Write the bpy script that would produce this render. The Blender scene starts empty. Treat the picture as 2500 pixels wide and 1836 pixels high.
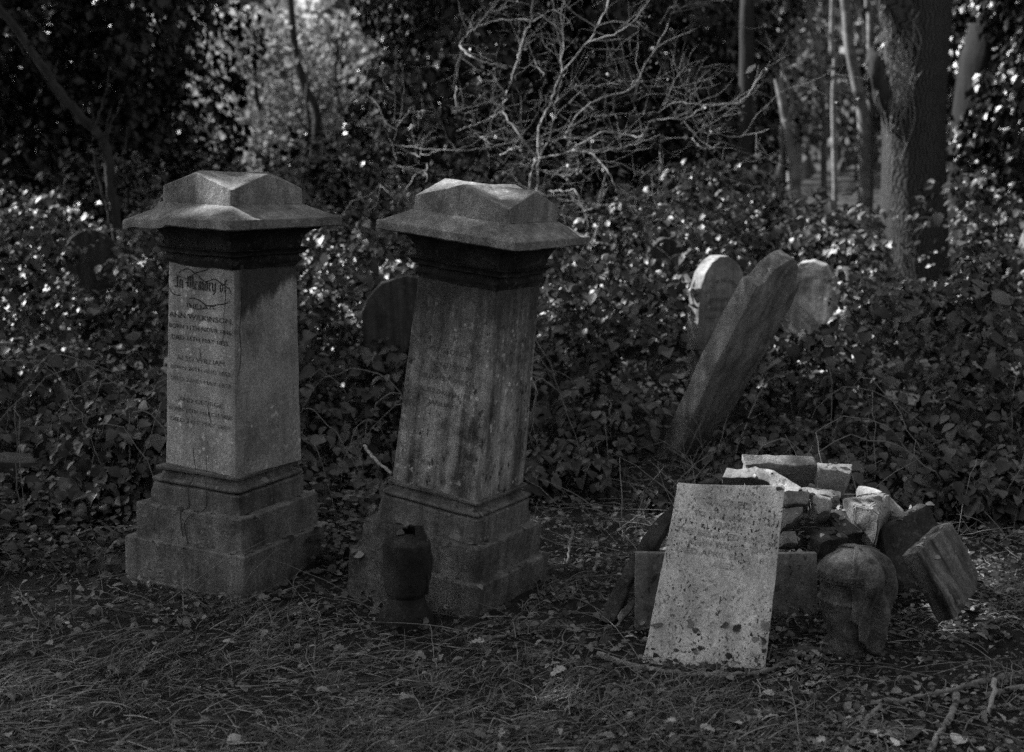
import bpy, bmesh, math, random
import numpy as np
from mathutils import Vector, Matrix, noise as mnoise
R_ = math.radians
C = bpy.context.scene.collection
scn = bpy.context.scene

# ------------------------------------------------------------------ camera
F, PITCH, EYE = 3472.2, R_(11.2), 1.6
cam = bpy.data.cameras.new('camera'); cam_o = bpy.data.objects.new('camera', cam); C.objects.link(cam_o)
cam.sensor_width = 36; cam.lens = 50; cam.clip_end = 500; cam.clip_start = 0.05
cam_o.location = (0, 0, EYE); cam_o.rotation_euler = (R_(90) - PITCH, 0, 0)
cam.dof.use_dof = True; cam.dof.focus_distance = 4.45; cam.dof.aperture_fstop = 3.0; cam.dof.aperture_blades = 0
scn.camera = cam_o
# ------------------------------------------------------------------ sky + sun
SUN_EL = R_(45); SUN_AZ = R_(290)      # azimuth of the sun, clockwise from +Y (camera looks along +Y): left, a little behind the stones
sun_dir = np.array([math.sin(SUN_AZ) * math.cos(SUN_EL), math.cos(SUN_AZ) * math.cos(SUN_EL), math.sin(SUN_EL)])
w = bpy.data.worlds.new('World'); scn.world = w; w.use_nodes = True
nt = w.node_tree; bg = nt.nodes['Background']
sky = nt.nodes.new('ShaderNodeTexSky'); sky.sky_type = 'NISHITA'; sky.sun_disc = False
sky.sun_elevation = SUN_EL; sky.sun_rotation = SUN_AZ; sky.air_density = 1.0; sky.dust_density = 2.0
bw = nt.nodes.new('ShaderNodeRGBToBW')
nt.links.new(sky.outputs[0], bw.inputs[0]); nt.links.new(bw.outputs[0], bg.inputs[0]); bg.inputs[1].default_value = 0.078
sl = bpy.data.lights.new('sun', 'SUN'); sl.energy = 3.9; sl.angle = R_(0.5); sl.color = (1, 1, 1)
so = bpy.data.objects.new('sun', sl); C.objects.link(so)
so.rotation_euler = Vector((-sun_dir[0], -sun_dir[1], -sun_dir[2])).to_track_quat('-Z', 'Y').to_euler()
scn.view_settings.view_transform = 'Standard'; scn.view_settings.look = 'None'
scn.view_settings.exposure = 1.55; scn.view_settings.gamma = 1.0
scn.cycles.max_bounces = 6; scn.cycles.diffuse_bounces = 1; scn.cycles.glossy_bounces = 1
scn.cycles.transmission_bounces = 3; scn.cycles.transparent_max_bounces = 4
scn.cycles.use_denoising = False
scn.cycles.sample_clamp_indirect = 4

# ------------------------------------------------------------------ photo geometry: a pixel (2500 wide) to a ray
cP, sP = math.cos(PITCH), math.sin(PITCH)
def ray(px, py):
    a = (px - 1250) / F; b = (918 - py) / F
    return Vector((a, cP + b * sP, -sP + b * cP))
EYEV = Vector((0, 0, EYE))
def at(px, py, Y):
    r = ray(px, py); return EYEV + r * (Y / r.y)
def gnd(px, py, z=0.0):
    r = ray(px, py); return EYEV + r * ((z - EYE) / r.z)
def onplane(px, py, p, n):
    r = ray(px, py); return EYEV + r * ((Vector(p) - EYEV).dot(n) / r.dot(n))
def px_of(x, y, z):
    d = y * cP - (z - EYE) * sP; u = y * sP + (z - EYE) * cP
    return 1250 + F * x / d, 918 - F * u / d

# ------------------------------------------------------------------ tagging
def tag(o, label=None, cat=None, group=None, kind=None):
    if label: o['label'] = label
    if cat: o['category'] = cat
    if group: o['group'] = group
    if kind: o['kind'] = kind
    return o
def empty(name, loc=(0, 0, 0), label=None, cat=None, group=None, rot=(0, 0, 0)):
    o = bpy.data.objects.new(name, None); o.empty_display_size = .1; C.objects.link(o)
    o.location = loc; o.rotation_euler = rot
    return tag(o, label, cat, group)
def link(name, me, mat=None, parent=None, smooth=False):
    o = bpy.data.objects.new(name, me); C.objects.link(o)
    if mat: me.materials.append(mat)
    if parent: o.parent = parent
    if smooth:
        me.polygons.foreach_set('use_smooth', [True] * len(me.polygons))
    return o
def np_mesh(name, V, Fs):
    """V (n,3); Fs (m,k) int array of equal sized faces"""
    me = bpy.data.meshes.new(name); V = np.asarray(V, np.float32); Fs = np.asarray(Fs, np.int32)
    m, k = Fs.shape
    me.vertices.add(len(V)); me.vertices.foreach_set('co', V.ravel())
    me.loops.add(m * k); me.loops.foreach_set('vertex_index', Fs.ravel())
    me.polygons.add(m); me.polygons.foreach_set('loop_start', np.arange(0, m * k, k, dtype=np.int32))
    me.update(calc_edges=True); me.validate()
    return me

# ------------------------------------------------------------------ materials (all neutral grey: the photograph is black and white)
class NT:
    def __init__(s, name):
        s.m = bpy.data.materials.new(name); s.m.use_nodes = True; s.t = s.m.node_tree; s.n = s.t.nodes
        s.b = s.n['Principled BSDF']; s.out = s.n['Material Output']
    def add(s, typ, **kw):
        n = s.n.new('ShaderNode' + typ)
        for k, v in kw.items():
            setattr(n, k, v)
        return n
    def l(s, a, b): s.t.links.new(a, b)
    def noise(s, vec, scale, detail=4, rough=.6):
        n = s.add('TexNoise'); n.inputs['Scale'].default_value = scale; n.inputs['Detail'].default_value = detail
        n.inputs['Roughness'].default_value = rough
        if vec is not None: s.l(vec, n.inputs['Vector'])
        return n.outputs['Fac']
    def mapping(s, vec, sc, loc=(0, 0, 0), rot=(0, 0, 0)):
        n = s.add('Mapping'); n.inputs['Scale'].default_value = sc; n.inputs['Location'].default_value = loc
        n.inputs['Rotation'].default_value = rot; s.l(vec, n.inputs[0]); return n.outputs[0]
    def ramp(s, fac, a, b, va=0., vb=1.):
        n = s.add('MapRange'); n.inputs[1].default_value = a; n.inputs[2].default_value = b
        n.inputs[3].default_value = va; n.inputs[4].default_value = vb; n.clamp = True; s.l(fac, n.inputs[0]); return n.outputs[0]
    def math(s, op, a, b=None):
        n = s.add('Math', operation=op)
        for i, v in enumerate((a, b)):
            if v is None: continue
            if isinstance(v, (int, float)): n.inputs[i].default_value = v
            else: s.l(v, n.inputs[i])
        return n.outputs[0]
    def mixf(s, f, a, b):
        n = s.add('Mix', data_type='FLOAT')
        for i, v in ((0, f), (2, a), (3, b)):
            if isinstance(v, (int, float)): n.inputs[i].default_value = v
            else: s.l(v, n.inputs[i])
        return n.outputs[0]
    def bump(s, h, strength, dist=.003, prev=None):
        n = s.add('Bump'); n.inputs['Strength'].default_value = strength; n.inputs['Distance'].default_value = dist
        s.l(h, n.inputs['Height'])
        if prev is not None: s.l(prev, n.inputs['Normal'])
        return n.outputs[0]

def stone(name, lo, hi, dark=.35, streak=.5, specks=.0, lichen=.3, grain=.35, bump=.6, off=(0, 0, 0), stain=None, rough=.9, speck_t=.64, rot=(0, 0, 0), sks=48):
    """weathered stone; lo..hi albedo, dark stains multiply by `dark`, stain = (z_low, z_high, axis_sign) a soot run hanging down from z_high"""
    t = NT(name); raw = t.add('TexCoord').outputs['Object']; v = t.mapping(raw, (1, 1, 1), off, rot)
    col = t.ramp(t.noise(v, 7, 8, .72), .34, .66, lo, hi)
    if streak:
        vs = t.mapping(v, (22, 22, 1.7)); st = t.ramp(t.noise(vs, 1, 5, .65), .36, .62, 1 - streak, 1.08)
        col = t.math('MULTIPLY', col, st)
    blo = t.ramp(t.noise(v, 4.2, 8, .7), .54, .66); col = t.math('MULTIPLY', col, t.mixf(blo, 1.0, dark))
    if lichen:
        lm = t.math('MULTIPLY', t.ramp(t.noise(v, 26, 5, .6), .58, .66), t.ramp(t.noise(v, 5, 2), .45, .6))
        col = t.mixf(t.math('MULTIPLY', lm, lichen), col, min(1, hi * 1.7))
        vo = t.add('TexVoronoi'); vo.inputs['Scale'].default_value = 34; t.l(v, vo.inputs['Vector'])
        sp = t.math('MULTIPLY', t.ramp(vo.outputs['Distance'], .24, .17), t.ramp(t.noise(v, 4, 2), .5, .6))
        col = t.mixf(t.math('MULTIPLY', sp, lichen * .9), col, min(1, hi * 1.5))
    if specks:
        sk = t.math('MULTIPLY', t.ramp(t.noise(t.mapping(v, (1, 1, .7), (3, 1, 7)), sks, 4, .6), speck_t, speck_t + .04), t.ramp(t.noise(v, 6, 3), .36, .56))
        col = t.mixf(t.math('MULTIPLY', sk, specks), col, .03)
    if stain:
        sx = t.add('SeparateXYZ'); t.l(raw, sx.inputs[0])
        zz0 = sx.outputs[2] if len(stain) < 6 else t.math('SUBTRACT', sx.outputs[2], t.math('MULTIPLY', t.math('ADD', sx.outputs[0], .1), stain[5])); zz = t.math('ADD', zz0, t.math('MULTIPLY', t.ramp(t.noise(t.mapping(v, (14, 14, 2.2)), 1, 6, .7), .2, .8, -1, 1), stain[2]))
        sm = t.ramp(zz, stain[0], stain[1])
        if len(stain) > 3: sm = t.math('MULTIPLY', sm, t.ramp(sx.outputs[0], stain[3], stain[4]))
        col = t.mixf(t.math('MULTIPLY', sm, .9), col, .045)
    g1 = t.noise(v, 260, 3, .7); col = t.math('MULTIPLY', col, t.ramp(g1, .3, .7, 1 - grain, 1 + grain))
    g2 = t.noise(v, 90, 4, .7); col = t.math('MULTIPLY', col, t.ramp(g2, .3, .7, 1 - grain * .5, 1 + grain * .5))
    t.l(col, t.b.inputs['Base Color']); t.b.inputs['Roughness'].default_value = rough; t.b.inputs['Specular IOR Level'].default_value = .2
    n = t.bump(t.noise(v, 38, 6, .7), bump * .7, .006); n = t.bump(g1, bump, .0016, n)
    t.l(n, t.b.inputs['Normal'])
    return t.m
def leafmat(name, lo, hi, rough=.45, spec=.5, trans=.25, vein=True, pw=2.2):
    t = NT(name); r = t.add('NewGeometry').outputs['Random Per Island']
    col = t.ramp(t.math('POWER', r, pw), 0, 1, lo, hi); v = t.add('TexCoord').outputs['Object']
    col = t.math('MULTIPLY', col, t.ramp(t.noise(v, 120, 3), .3, .7, .7, 1.3))
    t.l(col, t.b.inputs['Base Color']); t.b.inputs['Roughness'].default_value = rough; t.b.inputs['Specular IOR Level'].default_value = spec
    if vein: t.l(t.bump(t.noise(v, 180, 2), .5, .002), t.b.inputs['Normal'])
    if trans:
        tr = t.add('BsdfTranslucent'); t.l(col, tr.inputs[0]); mx = t.add('MixShader'); mx.inputs[0].default_value = trans
        t.l(t.b.outputs[0], mx.inputs[1]); t.l(tr.outputs[0], mx.inputs[2]); t.l(mx.outputs[0], t.out.inputs[0])
    return t.m
def barkmat(name, lo, hi, sc=(30, 30, 4), bump=.8, dist=.012, blot=0.):
    t = NT(name); v = t.add('TexCoord').outputs['Object']
    n1 = t.noise(t.mapping(v, sc), 1, 5, .6); col = t.ramp(n1, .3, .7, lo, hi)
    if blot: col = t.mixf(t.math('MULTIPLY', t.ramp(t.noise(v, 9, 5), .45, .6), blot), col, hi * 2)
    t.l(col, t.b.inputs['Base Color']); t.b.inputs['Roughness'].default_value = .9; t.b.inputs['Specular IOR Level'].default_value = .2
    t.l(t.bump(n1, bump, dist), t.b.inputs['Normal']); return t.m
def ridgebark(name, lo, hi):
    """ridged bark: wavering vertical ridges about the object's own z axis"""
    t = NT(name); v = t.add('TexCoord').outputs['Object']
    sx = t.add('SeparateXYZ'); t.l(v, sx.inputs[0])
    ang = t.math('ARCTAN2', sx.outputs[1], sx.outputs[0])
    wob = t.math('MULTIPLY', t.ramp(t.noise(t.mapping(v, (3, 3, 9)), 1, 3), .2, .8, -1, 1), .16)
    a2 = t.math('MULTIPLY', t.math('ADD', ang, wob), 26)
    wv = t.math('ABSOLUTE', t.math('SINE', a2))
    nn = t.noise(t.mapping(v, (34, 34, 10)), 1, 5, .65)
    h = t.math('ADD', t.math('MULTIPLY', wv, .55), t.math('MULTIPLY', nn, .7))
    t.l(t.ramp(h, .3, 1.1, lo, hi), t.b.inputs['Base Color']); t.b.inputs['Roughness'].default_value = .95; t.b.inputs['Specular IOR Level'].default_value = .1
    t.l(t.bump(h, .9, .03), t.b.inputs['Normal']); return t.m
def plain(name, val, rough=.8, sc=60, var=.4, spec=.2):
    t = NT(name); v = t.add('TexCoord').outputs['Object']
    t.l(t.ramp(t.noise(v, sc, 4), .3, .7, val * (1 - var), val * (1 + var)), t.b.inputs['Base Color'])
    t.b.inputs['Roughness'].default_value = rough; t.b.inputs['Specular IOR Level'].default_value = spec
    return t.m
def lettermat(name, ink, ground, worn):
    t = NT(name); v = t.add('TexCoord').outputs['Object']
    f = t.ramp(t.noise(v, 40, 5, .7), worn - .1, worn + .1)
    t.l(t.mixf(f, ink, ground), t.b.inputs['Base Color']); t.b.inputs['Roughness'].default_value = .9
    return t.m

M = {}
M['sand_left'] = stone('sandstone_pale', .10, .24, .5, .4, .4, .5, .55, .8, (1, 2, .3))
M['base_left'] = stone('sandstone_dirty', .10, .30, .45, .3, .4, .35, .6, 1.0, (1, 2, 4))
M['base_right'] = stone('sandstone_grimy', .08, .26, .4, .4, .4, .35, .6, 1.0, (6, 2, 4))
M['sand_left_die'] = stone('sandstone_die', .27, .50, .65, .25, .15, .75, .5, .6, (4, 2, 0), stain=(.895, .925, .055, -.150, -.115, .38))
M['sand_right'] = stone('sandstone_grey', .09, .24, .45, .45, .4, .5, .55, .8, (7, 5, .7))
M['sand_right_die'] = stone('sandstone_streaked', .14, .50, .3, .7, .85, .75, .55, .9, (7, 3, 0), stain=(.74, 1.0, .2), speck_t=.58)
M['cornice'] = stone('shade_dark_sandstone', .012, .05, .5, .4, .2, .9, .4, .8, (2, 2, 2))  # shade under the cap slab is put into this near-black colour
M['cap'] = stone('cap_sandstone', .13, .32, .6, .35, .3, .4, .6, 1.1, (3, 9, 1))
M['marble'] = stone('pale_marble', .60, .88, .8, .3, .95, .25, .4, .6, (0, 4, 2), speck_t=.565, sks=130)
M['marble_dull'] = stone('dull_marble', .13, .34, .5, .25, .8, .3, .45, .6, (5, 4, 2), speck_t=.60)
M['rubble'] = stone('rubble_stone', .16, .42, .45, .0, .7, .3, .45, 1.0, (2, 8, 5))
M['rubble_dark'] = stone('dark_mossy_stone', .025, .12, .5, .2, .4, .6, .5, 1.0, (6, 8, 5))
M['slab_worn'] = stone('striated_slab', .12, .32, .5, .8, .4, .4, .5, 1.2, (1, 8, 5), rot=(0, .5, 0))
M['headstone'] = stone('headstone_stone', .14, .36, .5, .4, .3, .5, .4, .5, (3, 3, 3))
M['headstone_pale'] = stone('pale_headstone_stone', .3, .52, .6, .5, .3, .5, .4, .5, (3, 6, 3))
M['headstone_dark'] = stone('dark_headstone', .05, .1, .5, .5, .3, .5, .4, .5, (8, 3, 3))
M['lean'] = stone('leaning_stone', .18, .38, .45, .5, .4, .5, .5, .8, (8, 1, 3))
M['urn'] = stone('urn_stone', .015, .05, .5, .2, .3, .6, .5, 1.0, (8, 1, 8))
M['urn_pale'] = stone('urn_stone_lichened', .035, .25, .4, .3, .4, .6, .6, 1.4, (1, 1, 8))
M['bramble'] = leafmat('bramble_leaf', .010, .11, .40, .5, .2, True, 1.6)
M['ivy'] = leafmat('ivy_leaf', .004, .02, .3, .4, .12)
M['lightleaf'] = leafmat('far_leaf', .05, .13, .5, .4, .4); M['brightleaf'] = leafmat('hazy_lit_far_leaf', .16, .38, .5, .4, .45)  # leaves of the gap trees lightened, their hazy light put into the colour
M['canopy'] = leafmat('canopy_leaf', .04, .09, .5, .3, .15)
M['dead'] = leafmat('dead_leaf', .06, .5, .7, .3, .3)
M['pale_leaf'] = leafmat('pale_dead_leaf', .5, .65, .6, .3, .2)
M['cover'] = leafmat('ground_cover_leaf', .03, .26, .4, .5, .2)
M['straw'] = leafmat('straw', .02, .42, .6, .4, .1, False)
M['grass'] = leafmat('grass_blade', .06, .36, .45, .5, .3, False)
M['twig'] = barkmat('twig_bark', .14, .3, (60, 60, 60), .4, .002)
M['twig_pale'] = barkmat('pale_twig_bark', .2, .45, (60, 60, 60), .4, .002)
M['twig_dark'] = barkmat('dark_twig_bark', .05, .12, (60, 60, 60), .4, .002)
M['bark'] = ridgebark('ridged_bark', .02, .10)
M['bark_dark'] = barkmat('dark_bark', .02, .06, (20, 20, 4))
M['bark_black'] = barkmat('shaded_dark_bark', .008, .028, (20, 20, 4))  # darkened copy of the bark: shade on the rear trunk put into colour
M['bark_pale'] = barkmat('pale_bark', .09, .22, (24, 24, 6), .5, .006, .4)
M['soil'] = None

rng = np.random.default_rng(7); random.seed(7)

# ------------------------------------------------------------------ ground
def hgt(x, y):
    x = np.asarray(x, float); y = np.asarray(y, float)
    h = .012 * np.sin(x * 3.1 + 1) * np.sin(y * 2.3) + .008 * np.sin(x * 7.3 + y * 5.1)
    h = h + .17 * np.exp(-(((x - 1.02) / .34) ** 2 + ((y - 4.72) / .42) ** 2))
    h = h + np.clip((y - 7) / 12, 0, 1) * .35 * (1 - np.exp(-np.abs(x - 3.4)))
    return h
def build_ground():
    a = np.linspace(-1, 1, 241); xs = 3.2 * np.sinh(a * 4.2) / math.sinh(1.3) / 10 * 3.2
    b = np.linspace(-1, 1, 261); ys = 5 + 3.2 * np.sinh(b * 4.2) / math.sinh(1.3) / 10 * 3.2
    X, Y = np.meshgrid(xs, ys); Z = hgt(X, Y)
    near = np.exp(-((X / 6) ** 2 + ((Y - 5) / 5) ** 2))
    for i in range(X.shape[0]):
        for j in range(X.shape[1]):
            if near[i, j] > .02:
                Z[i, j] += near[i, j] * .02 * mnoise.noise(Vector((X[i, j] * 6, Y[i, j] * 6, 0)))
    n, m = X.shape; idx = np.arange(n * m).reshape(n, m)
    Fq = np.stack([idx[:-1, :-1], idx[:-1, 1:], idx[1:, 1:], idx[1:, :-1]], -1).reshape(-1, 4)
    me = np_mesh('ground', np.stack([X, Y, Z], -1).reshape(-1, 3), Fq)
    t = NT('woodland_soil'); v = t.add('TexCoord').outputs['Object']
    col = t.ramp(t.noise(v, 9, 8, .7), .3, .7, .006, .022); col = t.math('MULTIPLY', col, t.ramp(t.noise(v, 130, 4, .7), .3, .7, .5, 1.6))
    t.l(col, t.b.inputs['Base Color']); t.b.inputs['Roughness'].default_value = .95
    n_ = t.bump(t.noise(v, 45, 7, .75), .9, .02); t.l(n_, t.b.inputs['Normal'])
    o = link('ground', me, t.m, None, True); o['kind'] = 'structure'
build_ground()

# ------------------------------------------------------------------ generic shapes
def jit(p, amp, sc, seed=0.):
    q = Vector((p[0] * sc + seed, p[1] * sc + seed * .7, p[2] * sc - seed))
    v = mnoise.noise_vector(q); return (v.x * amp, v.y * amp, v.z * amp)
def ring(h, z, n=12, cr=.008):
    cr = min(cr, h * .4); pts = []
    for k in range(4):
        ang = R_(-90 - 45 + 90 * k)
        c_, s_ = math.cos(R_(90 * k)), math.sin(R_(90 * k))
        for i in range(n + 1):                                   # side facing -y in the local frame of this quarter
            x = -h + cr + (2 * h - 2 * cr) * i / n; y = -h
            pts.append((x * c_ - y * s_, x * s_ + y * c_, z))
        for a in (30, 60):                                       # corner arc
            x = h - cr + cr * math.sin(R_(a)); y = -h + cr - cr * math.cos(R_(a))
            pts.append((x * c_ - y * s_, x * s_ + y * c_, z))
    return pts
def square_loft(profile, n=12, cr=.008, amp=.0015, chip=.02, seed=1., zfun=None, vfun=None):
    """square column of rings (half width, z), weathered; closed top and bottom when the profile ends near 0"""
    V = []; 
    for h, z in profile:
        for p in ring(h, z, n, cr):
            p = list(p)
            if zfun: p[2] = zfun(p[0], p[1], h, z)
            d = jit(p, amp, 45, seed); e = jit(p, amp * 1.6, 9, seed + 5)
            edge = min(abs(p[0]), abs(p[1])) / max(h, 1e-3)
            c = 0
            if edge > .86 and h > .05:
                c = max(0, mnoise.noise(Vector((p[0] * 9 + seed, p[1] * 9, p[2] * 16))) - .22) * chip
            q = [p[0] * (1 - c * 3) + d[0] + e[0], p[1] * (1 - c * 3) + d[1] + e[1], p[2] + (d[2] + e[2] if h > .01 else 0)]
            if vfun: q = vfun(q)
            V.append(q)
    m = len(ring(.1, 0, n, cr)); Fq = []
    for r in range(len(profile) - 1):
        for i in range(m):
            j = (i + 1) % m
            Fq.append((r * m + i, r * m + j, (r + 1) * m + j, (r + 1) * m + i))
    return np_mesh('square_loft', V, Fq)
def block_profile(h0, h1, z0, z1, b=.006, rows=4, top=True):
    p = [(h0, z0)]
    for i in range(1, rows): p.append((h0 + (h1 - h0) * i / rows, z0 + (z1 - z0 - b) * i / rows))
    p += [(h1, z1 - b), (h1 - b * .35, z1 - b * .35), (h1 - b, z1)]
    if top: p += [(h1 * .86, z1), (h1 * .7, z1), (h1 * .4, z1), (.001, z1)]
    return p
def set_smooth(o, ang=20):
    o.data.polygons.foreach_set('use_smooth', [True] * len(o.data.polygons))
    try: o.data.set_sharp_from_angle(angle=R_(ang))
    except Exception: pass
    return o
def tube_np(paths, seg=6):
    """paths: list of (pts, radii) -> V, F of open tubes (tips shrink)"""
    V = []; Fq = []; base = 0
    for pts, rad in paths:
        pts = np.asarray(pts, float); n = len(pts); rad = np.asarray(rad, float)
        tan = np.gradient(pts, axis=0); tan /= np.linalg.norm(tan, axis=1, keepdims=True) + 1e-9
        up = np.where(np.abs(tan[:, 2:3]) > .9, np.array([[1., 0, 0]]), np.array([[0., 0, 1]]))
        a = np.cross(tan, up); a /= np.linalg.norm(a, axis=1, keepdims=True) + 1e-9
        b = np.cross(tan, a); th = np.arange(seg) * 2 * math.pi / seg
        P = pts[:, None] + rad[:, None, None] * (np.cos(th)[None, :, None] * a[:, None] + np.sin(th)[None, :, None] * b[:, None])
        V.append(P.reshape(-1, 3)); idx = np.arange(n * seg).reshape(n, seg) + base
        nx = np.roll(idx, -1, 1)
        Fq.append(np.stack([idx[:-1], nx[:-1], nx[1:], idx[1:]], -1).reshape(-1, 4)); base += n * seg
    return np.concatenate(V), np.concatenate(Fq)
def smooth_path(pts, k=4, wob=0., seed=0):
    """Catmull-Rom through the points"""
    P = np.array([list(p) for p in pts], float); P = np.vstack([2 * P[0] - P[1], P, 2 * P[-1] - P[-2]]); out = []
    for i in range(1, len(P) - 2):
        for t in np.arange(k) / k:
            out.append(.5 * ((2 * P[i]) + (P[i + 1] - P[i - 1]) * t + (2 * P[i - 1] - 5 * P[i] + 4 * P[i + 1] - P[i + 2]) * t * t + (3 * P[i] - P[i - 1] - 3 * P[i + 1] + P[i + 2]) * t ** 3))
    out.append(P[-2]); out = np.array(out)
    if wob: out[1:-1] += np.random.default_rng(seed).normal(0, wob, out[1:-1].shape)
    return out
# leaf templates: rows along y (0..1), three columns; unit length
def leaf_template(rows=5, wid=.72, fold=.12, droop=.25, pw=.8):
    V = []
    for i in range(rows):
        t = i / (rows - 1); wv = wid * .5 * math.sin(math.pi * min(1, t * .97 + .03) ** pw)
        z = -droop * t * t
        V += [(-wv, t, z + fold * wv * 2), (0, t, z), (wv, t, z + fold * wv * 2)]
    Fq = []
    for i in range(rows - 1):
        a = i * 3; Fq += [(a, a + 1, a + 4, a + 3), (a + 1, a + 2, a + 5, a + 4)]
    return np.array(V, float), np.array(Fq)
LEAF = leaf_template(); LEAF_S = leaf_template(3, .8, .15, .15, .9); LEAF_R = leaf_template(4, 1.0, .1, .1, .75)
def oak_template():
    V = []; rows = 9
    wv = [.05, .16, .10, .24, .15, .30, .18, .2, .02]
    for i in range(rows):
        t = i / (rows - 1); z = .12 * math.sin(t * 3) 
        V += [(-wv[i], t, z + .25 * wv[i]), (0, t, z), (wv[i], t, z + .35 * wv[i])]
    Fq = []
    for i in range(rows - 1):
        a = i * 3; Fq += [(a, a + 1, a + 4, a + 3), (a + 1, a + 2, a + 5, a + 4)]
    return np.array(V, float), np.array(Fq)
OAK = oak_template()
def frames(dirs, ups):
    y = dirs / (np.linalg.norm(dirs, axis=1, keepdims=True) + 1e-9)
    x = np.cross(y, ups); x /= np.linalg.norm(x, axis=1, keepdims=True) + 1e-9
    z = np.cross(x, y); return np.stack([x, y, z], -1)        # columns
def scatter(tmpl, pos, dirs, ups, size):
    T, Fq = tmpl; Rm = frames(dirs, ups); n = len(pos)
    V = np.einsum('nij,kj->nki', Rm, T) * np.asarray(size)[:, None, None] + pos[:, None]
    Fo = (Fq[None] + (np.arange(n) * len(T))[:, None, None]).reshape(-1, 4)
    return V.reshape(-1, 3), Fo
def rvec(n): 
    v = rng.normal(size=(n, 3)); return v / np.linalg.norm(v, axis=1, keepdims=True)
def join_np(parts):
    V = []; Fq = []; b = 0
    for v, f in parts:
        V.append(v); Fq.append(np.asarray(f) + b); b += len(v)
    return np.concatenate(V), np.concatenate(Fq)

# ------------------------------------------------------------------ lettering
_dg = None
def text_mesh(body, shear=0.):
    cu = bpy.data.curves.new('t', 'FONT'); cu.body = body; cu.size = 1; cu.shear = shear; cu.resolution_u = 2
    o = bpy.data.objects.new('t', cu); C.objects.link(o); bpy.context.view_layer.update()
    me = bpy.data.meshes.new_from_object(o.evaluated_get(bpy.context.evaluated_depsgraph_get()))
    V = np.array([v.co[:] for v in me.vertices]) if len(me.vertices) else np.zeros((0, 3)); Fs = [tuple(p.vertices) for p in me.polygons]
    bpy.data.objects.remove(o); bpy.data.curves.remove(cu); bpy.data.meshes.remove(me)
    return V[:, :2], Fs
def pen(strokes, nib=(.045, .045)):
    """broad nib lettering: each stroke is a polyline in the plane"""
    V = []; Fs = []
    for s in strokes:
        for (a, b) in zip(s[:-1], s[1:]):
            k = len(V); V += [(a[0] - nib[0], a[1] - nib[1]), (a[0] + nib[0], a[1] + nib[1]), (b[0] + nib[0], b[1] + nib[1]), (b[0] - nib[0], b[1] - nib[1])]
            Fs.append((k, k + 1, k + 2, k + 3))
    return np.array(V, float), Fs
BL = {  # blackletter strokes, x-height 1, (advance, strokes)
 'I': (.75, [[(.1, 1.35), (.3, 1.5), (.55, 1.4)], [(.4, 1.4), (.4, .15), (.2, 0), (0, .15)], [(.4, .15), (.6, .05)]]),
 'n': (.85, [[(.05, .85), (.18, 1), (.18, .1), (.3, 0)], [(.2, .8), (.45, 1), (.6, .85), (.6, .1), (.75, .0)]]),
 'M': (1.5, [[(0, 1.3), (.2, 1.5), (.3, 1.3), (.3, .2), (.1, 0)], [(.3, 1.25), (.6, 1.5), (.75, 1.3), (.75, .1)], [(.75, 1.25), (1.05, 1.5), (1.2, 1.3), (1.2, .15), (1.4, 0)], [(-.1, .7), (.3, .75)]]),
 'e': (.7, [[(.45, .1), (.3, 0), (.15, .15), (.15, .85), (.32, 1), (.5, .8), (.2, .5)]]),
 'm': (1.2, [[(.05, .85), (.18, 1), (.18, .1), (.28, 0)], [(.2, .8), (.42, 1), (.55, .85), (.55, .1), (.65, 0)], [(.57, .8), (.8, 1), (.95, .85), (.95, .1), (1.08, 0)]]),
 'o': (.8, [[(.35, 1), (.15, .85), (.15, .15), (.35, 0), (.58, .15), (.58, .85), (.35, 1)]]),
 'r': (.65, [[(.05, .85), (.18, 1), (.18, .1), (.3, 0)], [(.2, .8), (.42, 1), (.52, .88)]]),
 'y': (.85, [[(.1, 1), (.15, .15), (.35, 0), (.6, .15)], [(.6, 1), (.6, 0), (.4, -.35), (.15, -.4)]]),
 'f': (.6, [[(.5, 1.35), (.38, 1.5), (.22, 1.3), (.22, 0), (.1, -.1)], [(.02, .98), (.48, .98)]]), ' ': (.55, [])}
def blackletter(s):
    parts = []; x = 0
    for ch in s:
        adv, st = BL[ch]
        if st:
            V, Fs = pen(st, (.10, .085)); V[:, 0] += x; parts.append((V, Fs))
        x += adv
    V = []; Fs = []; b = 0
    for v, f in parts:
        V.append(v); Fs += [tuple(i + b for i in q) for q in f]; b += len(v)
    return np.concatenate(V), Fs
def inscription(lines, to3d, name, mat, parent, jitter=0.):
    """lines: (kind, text, centre_u, base_v, width, height); to3d maps (u, v) -> point in the parent's space"""
    V3 = []; Fs3 = []
    for ln in lines:
        kind, body, cu_, v0, wd, ht = ln[:6]
        if kind == 'bl': V, Fs = blackletter(body); top = 1.5
        elif kind == 'pen': V, Fs = pen(body, ln[6] if len(ln) > 6 else (.012, .02)); top = 1
        else: V, Fs = text_mesh(body, .0); top = .72
        if not len(V): continue
        if kind != 'pen':
            x0, x1 = V[:, 0].min(), V[:, 0].max(); V[:, 0] = (V[:, 0] - (x0 + x1) / 2) / (x1 - x0) * wd; V[:, 1] = V[:, 1] / top * ht
        b = len(V3)
        for u, v in V: V3.append(to3d(cu_ + u, v0 + v))
        Fs3 += [tuple(i + b for i in f) for f in Fs]
    me = bpy.data.meshes.new(name); me.from_pydata([tuple(p) for p in V3], [], Fs3)
    return link(name, me, mat, parent)
def swirl(pts, k=8): return [tuple(p[:2]) for p in smooth_path([(a, b, 0) for a, b in pts], k)]

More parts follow.
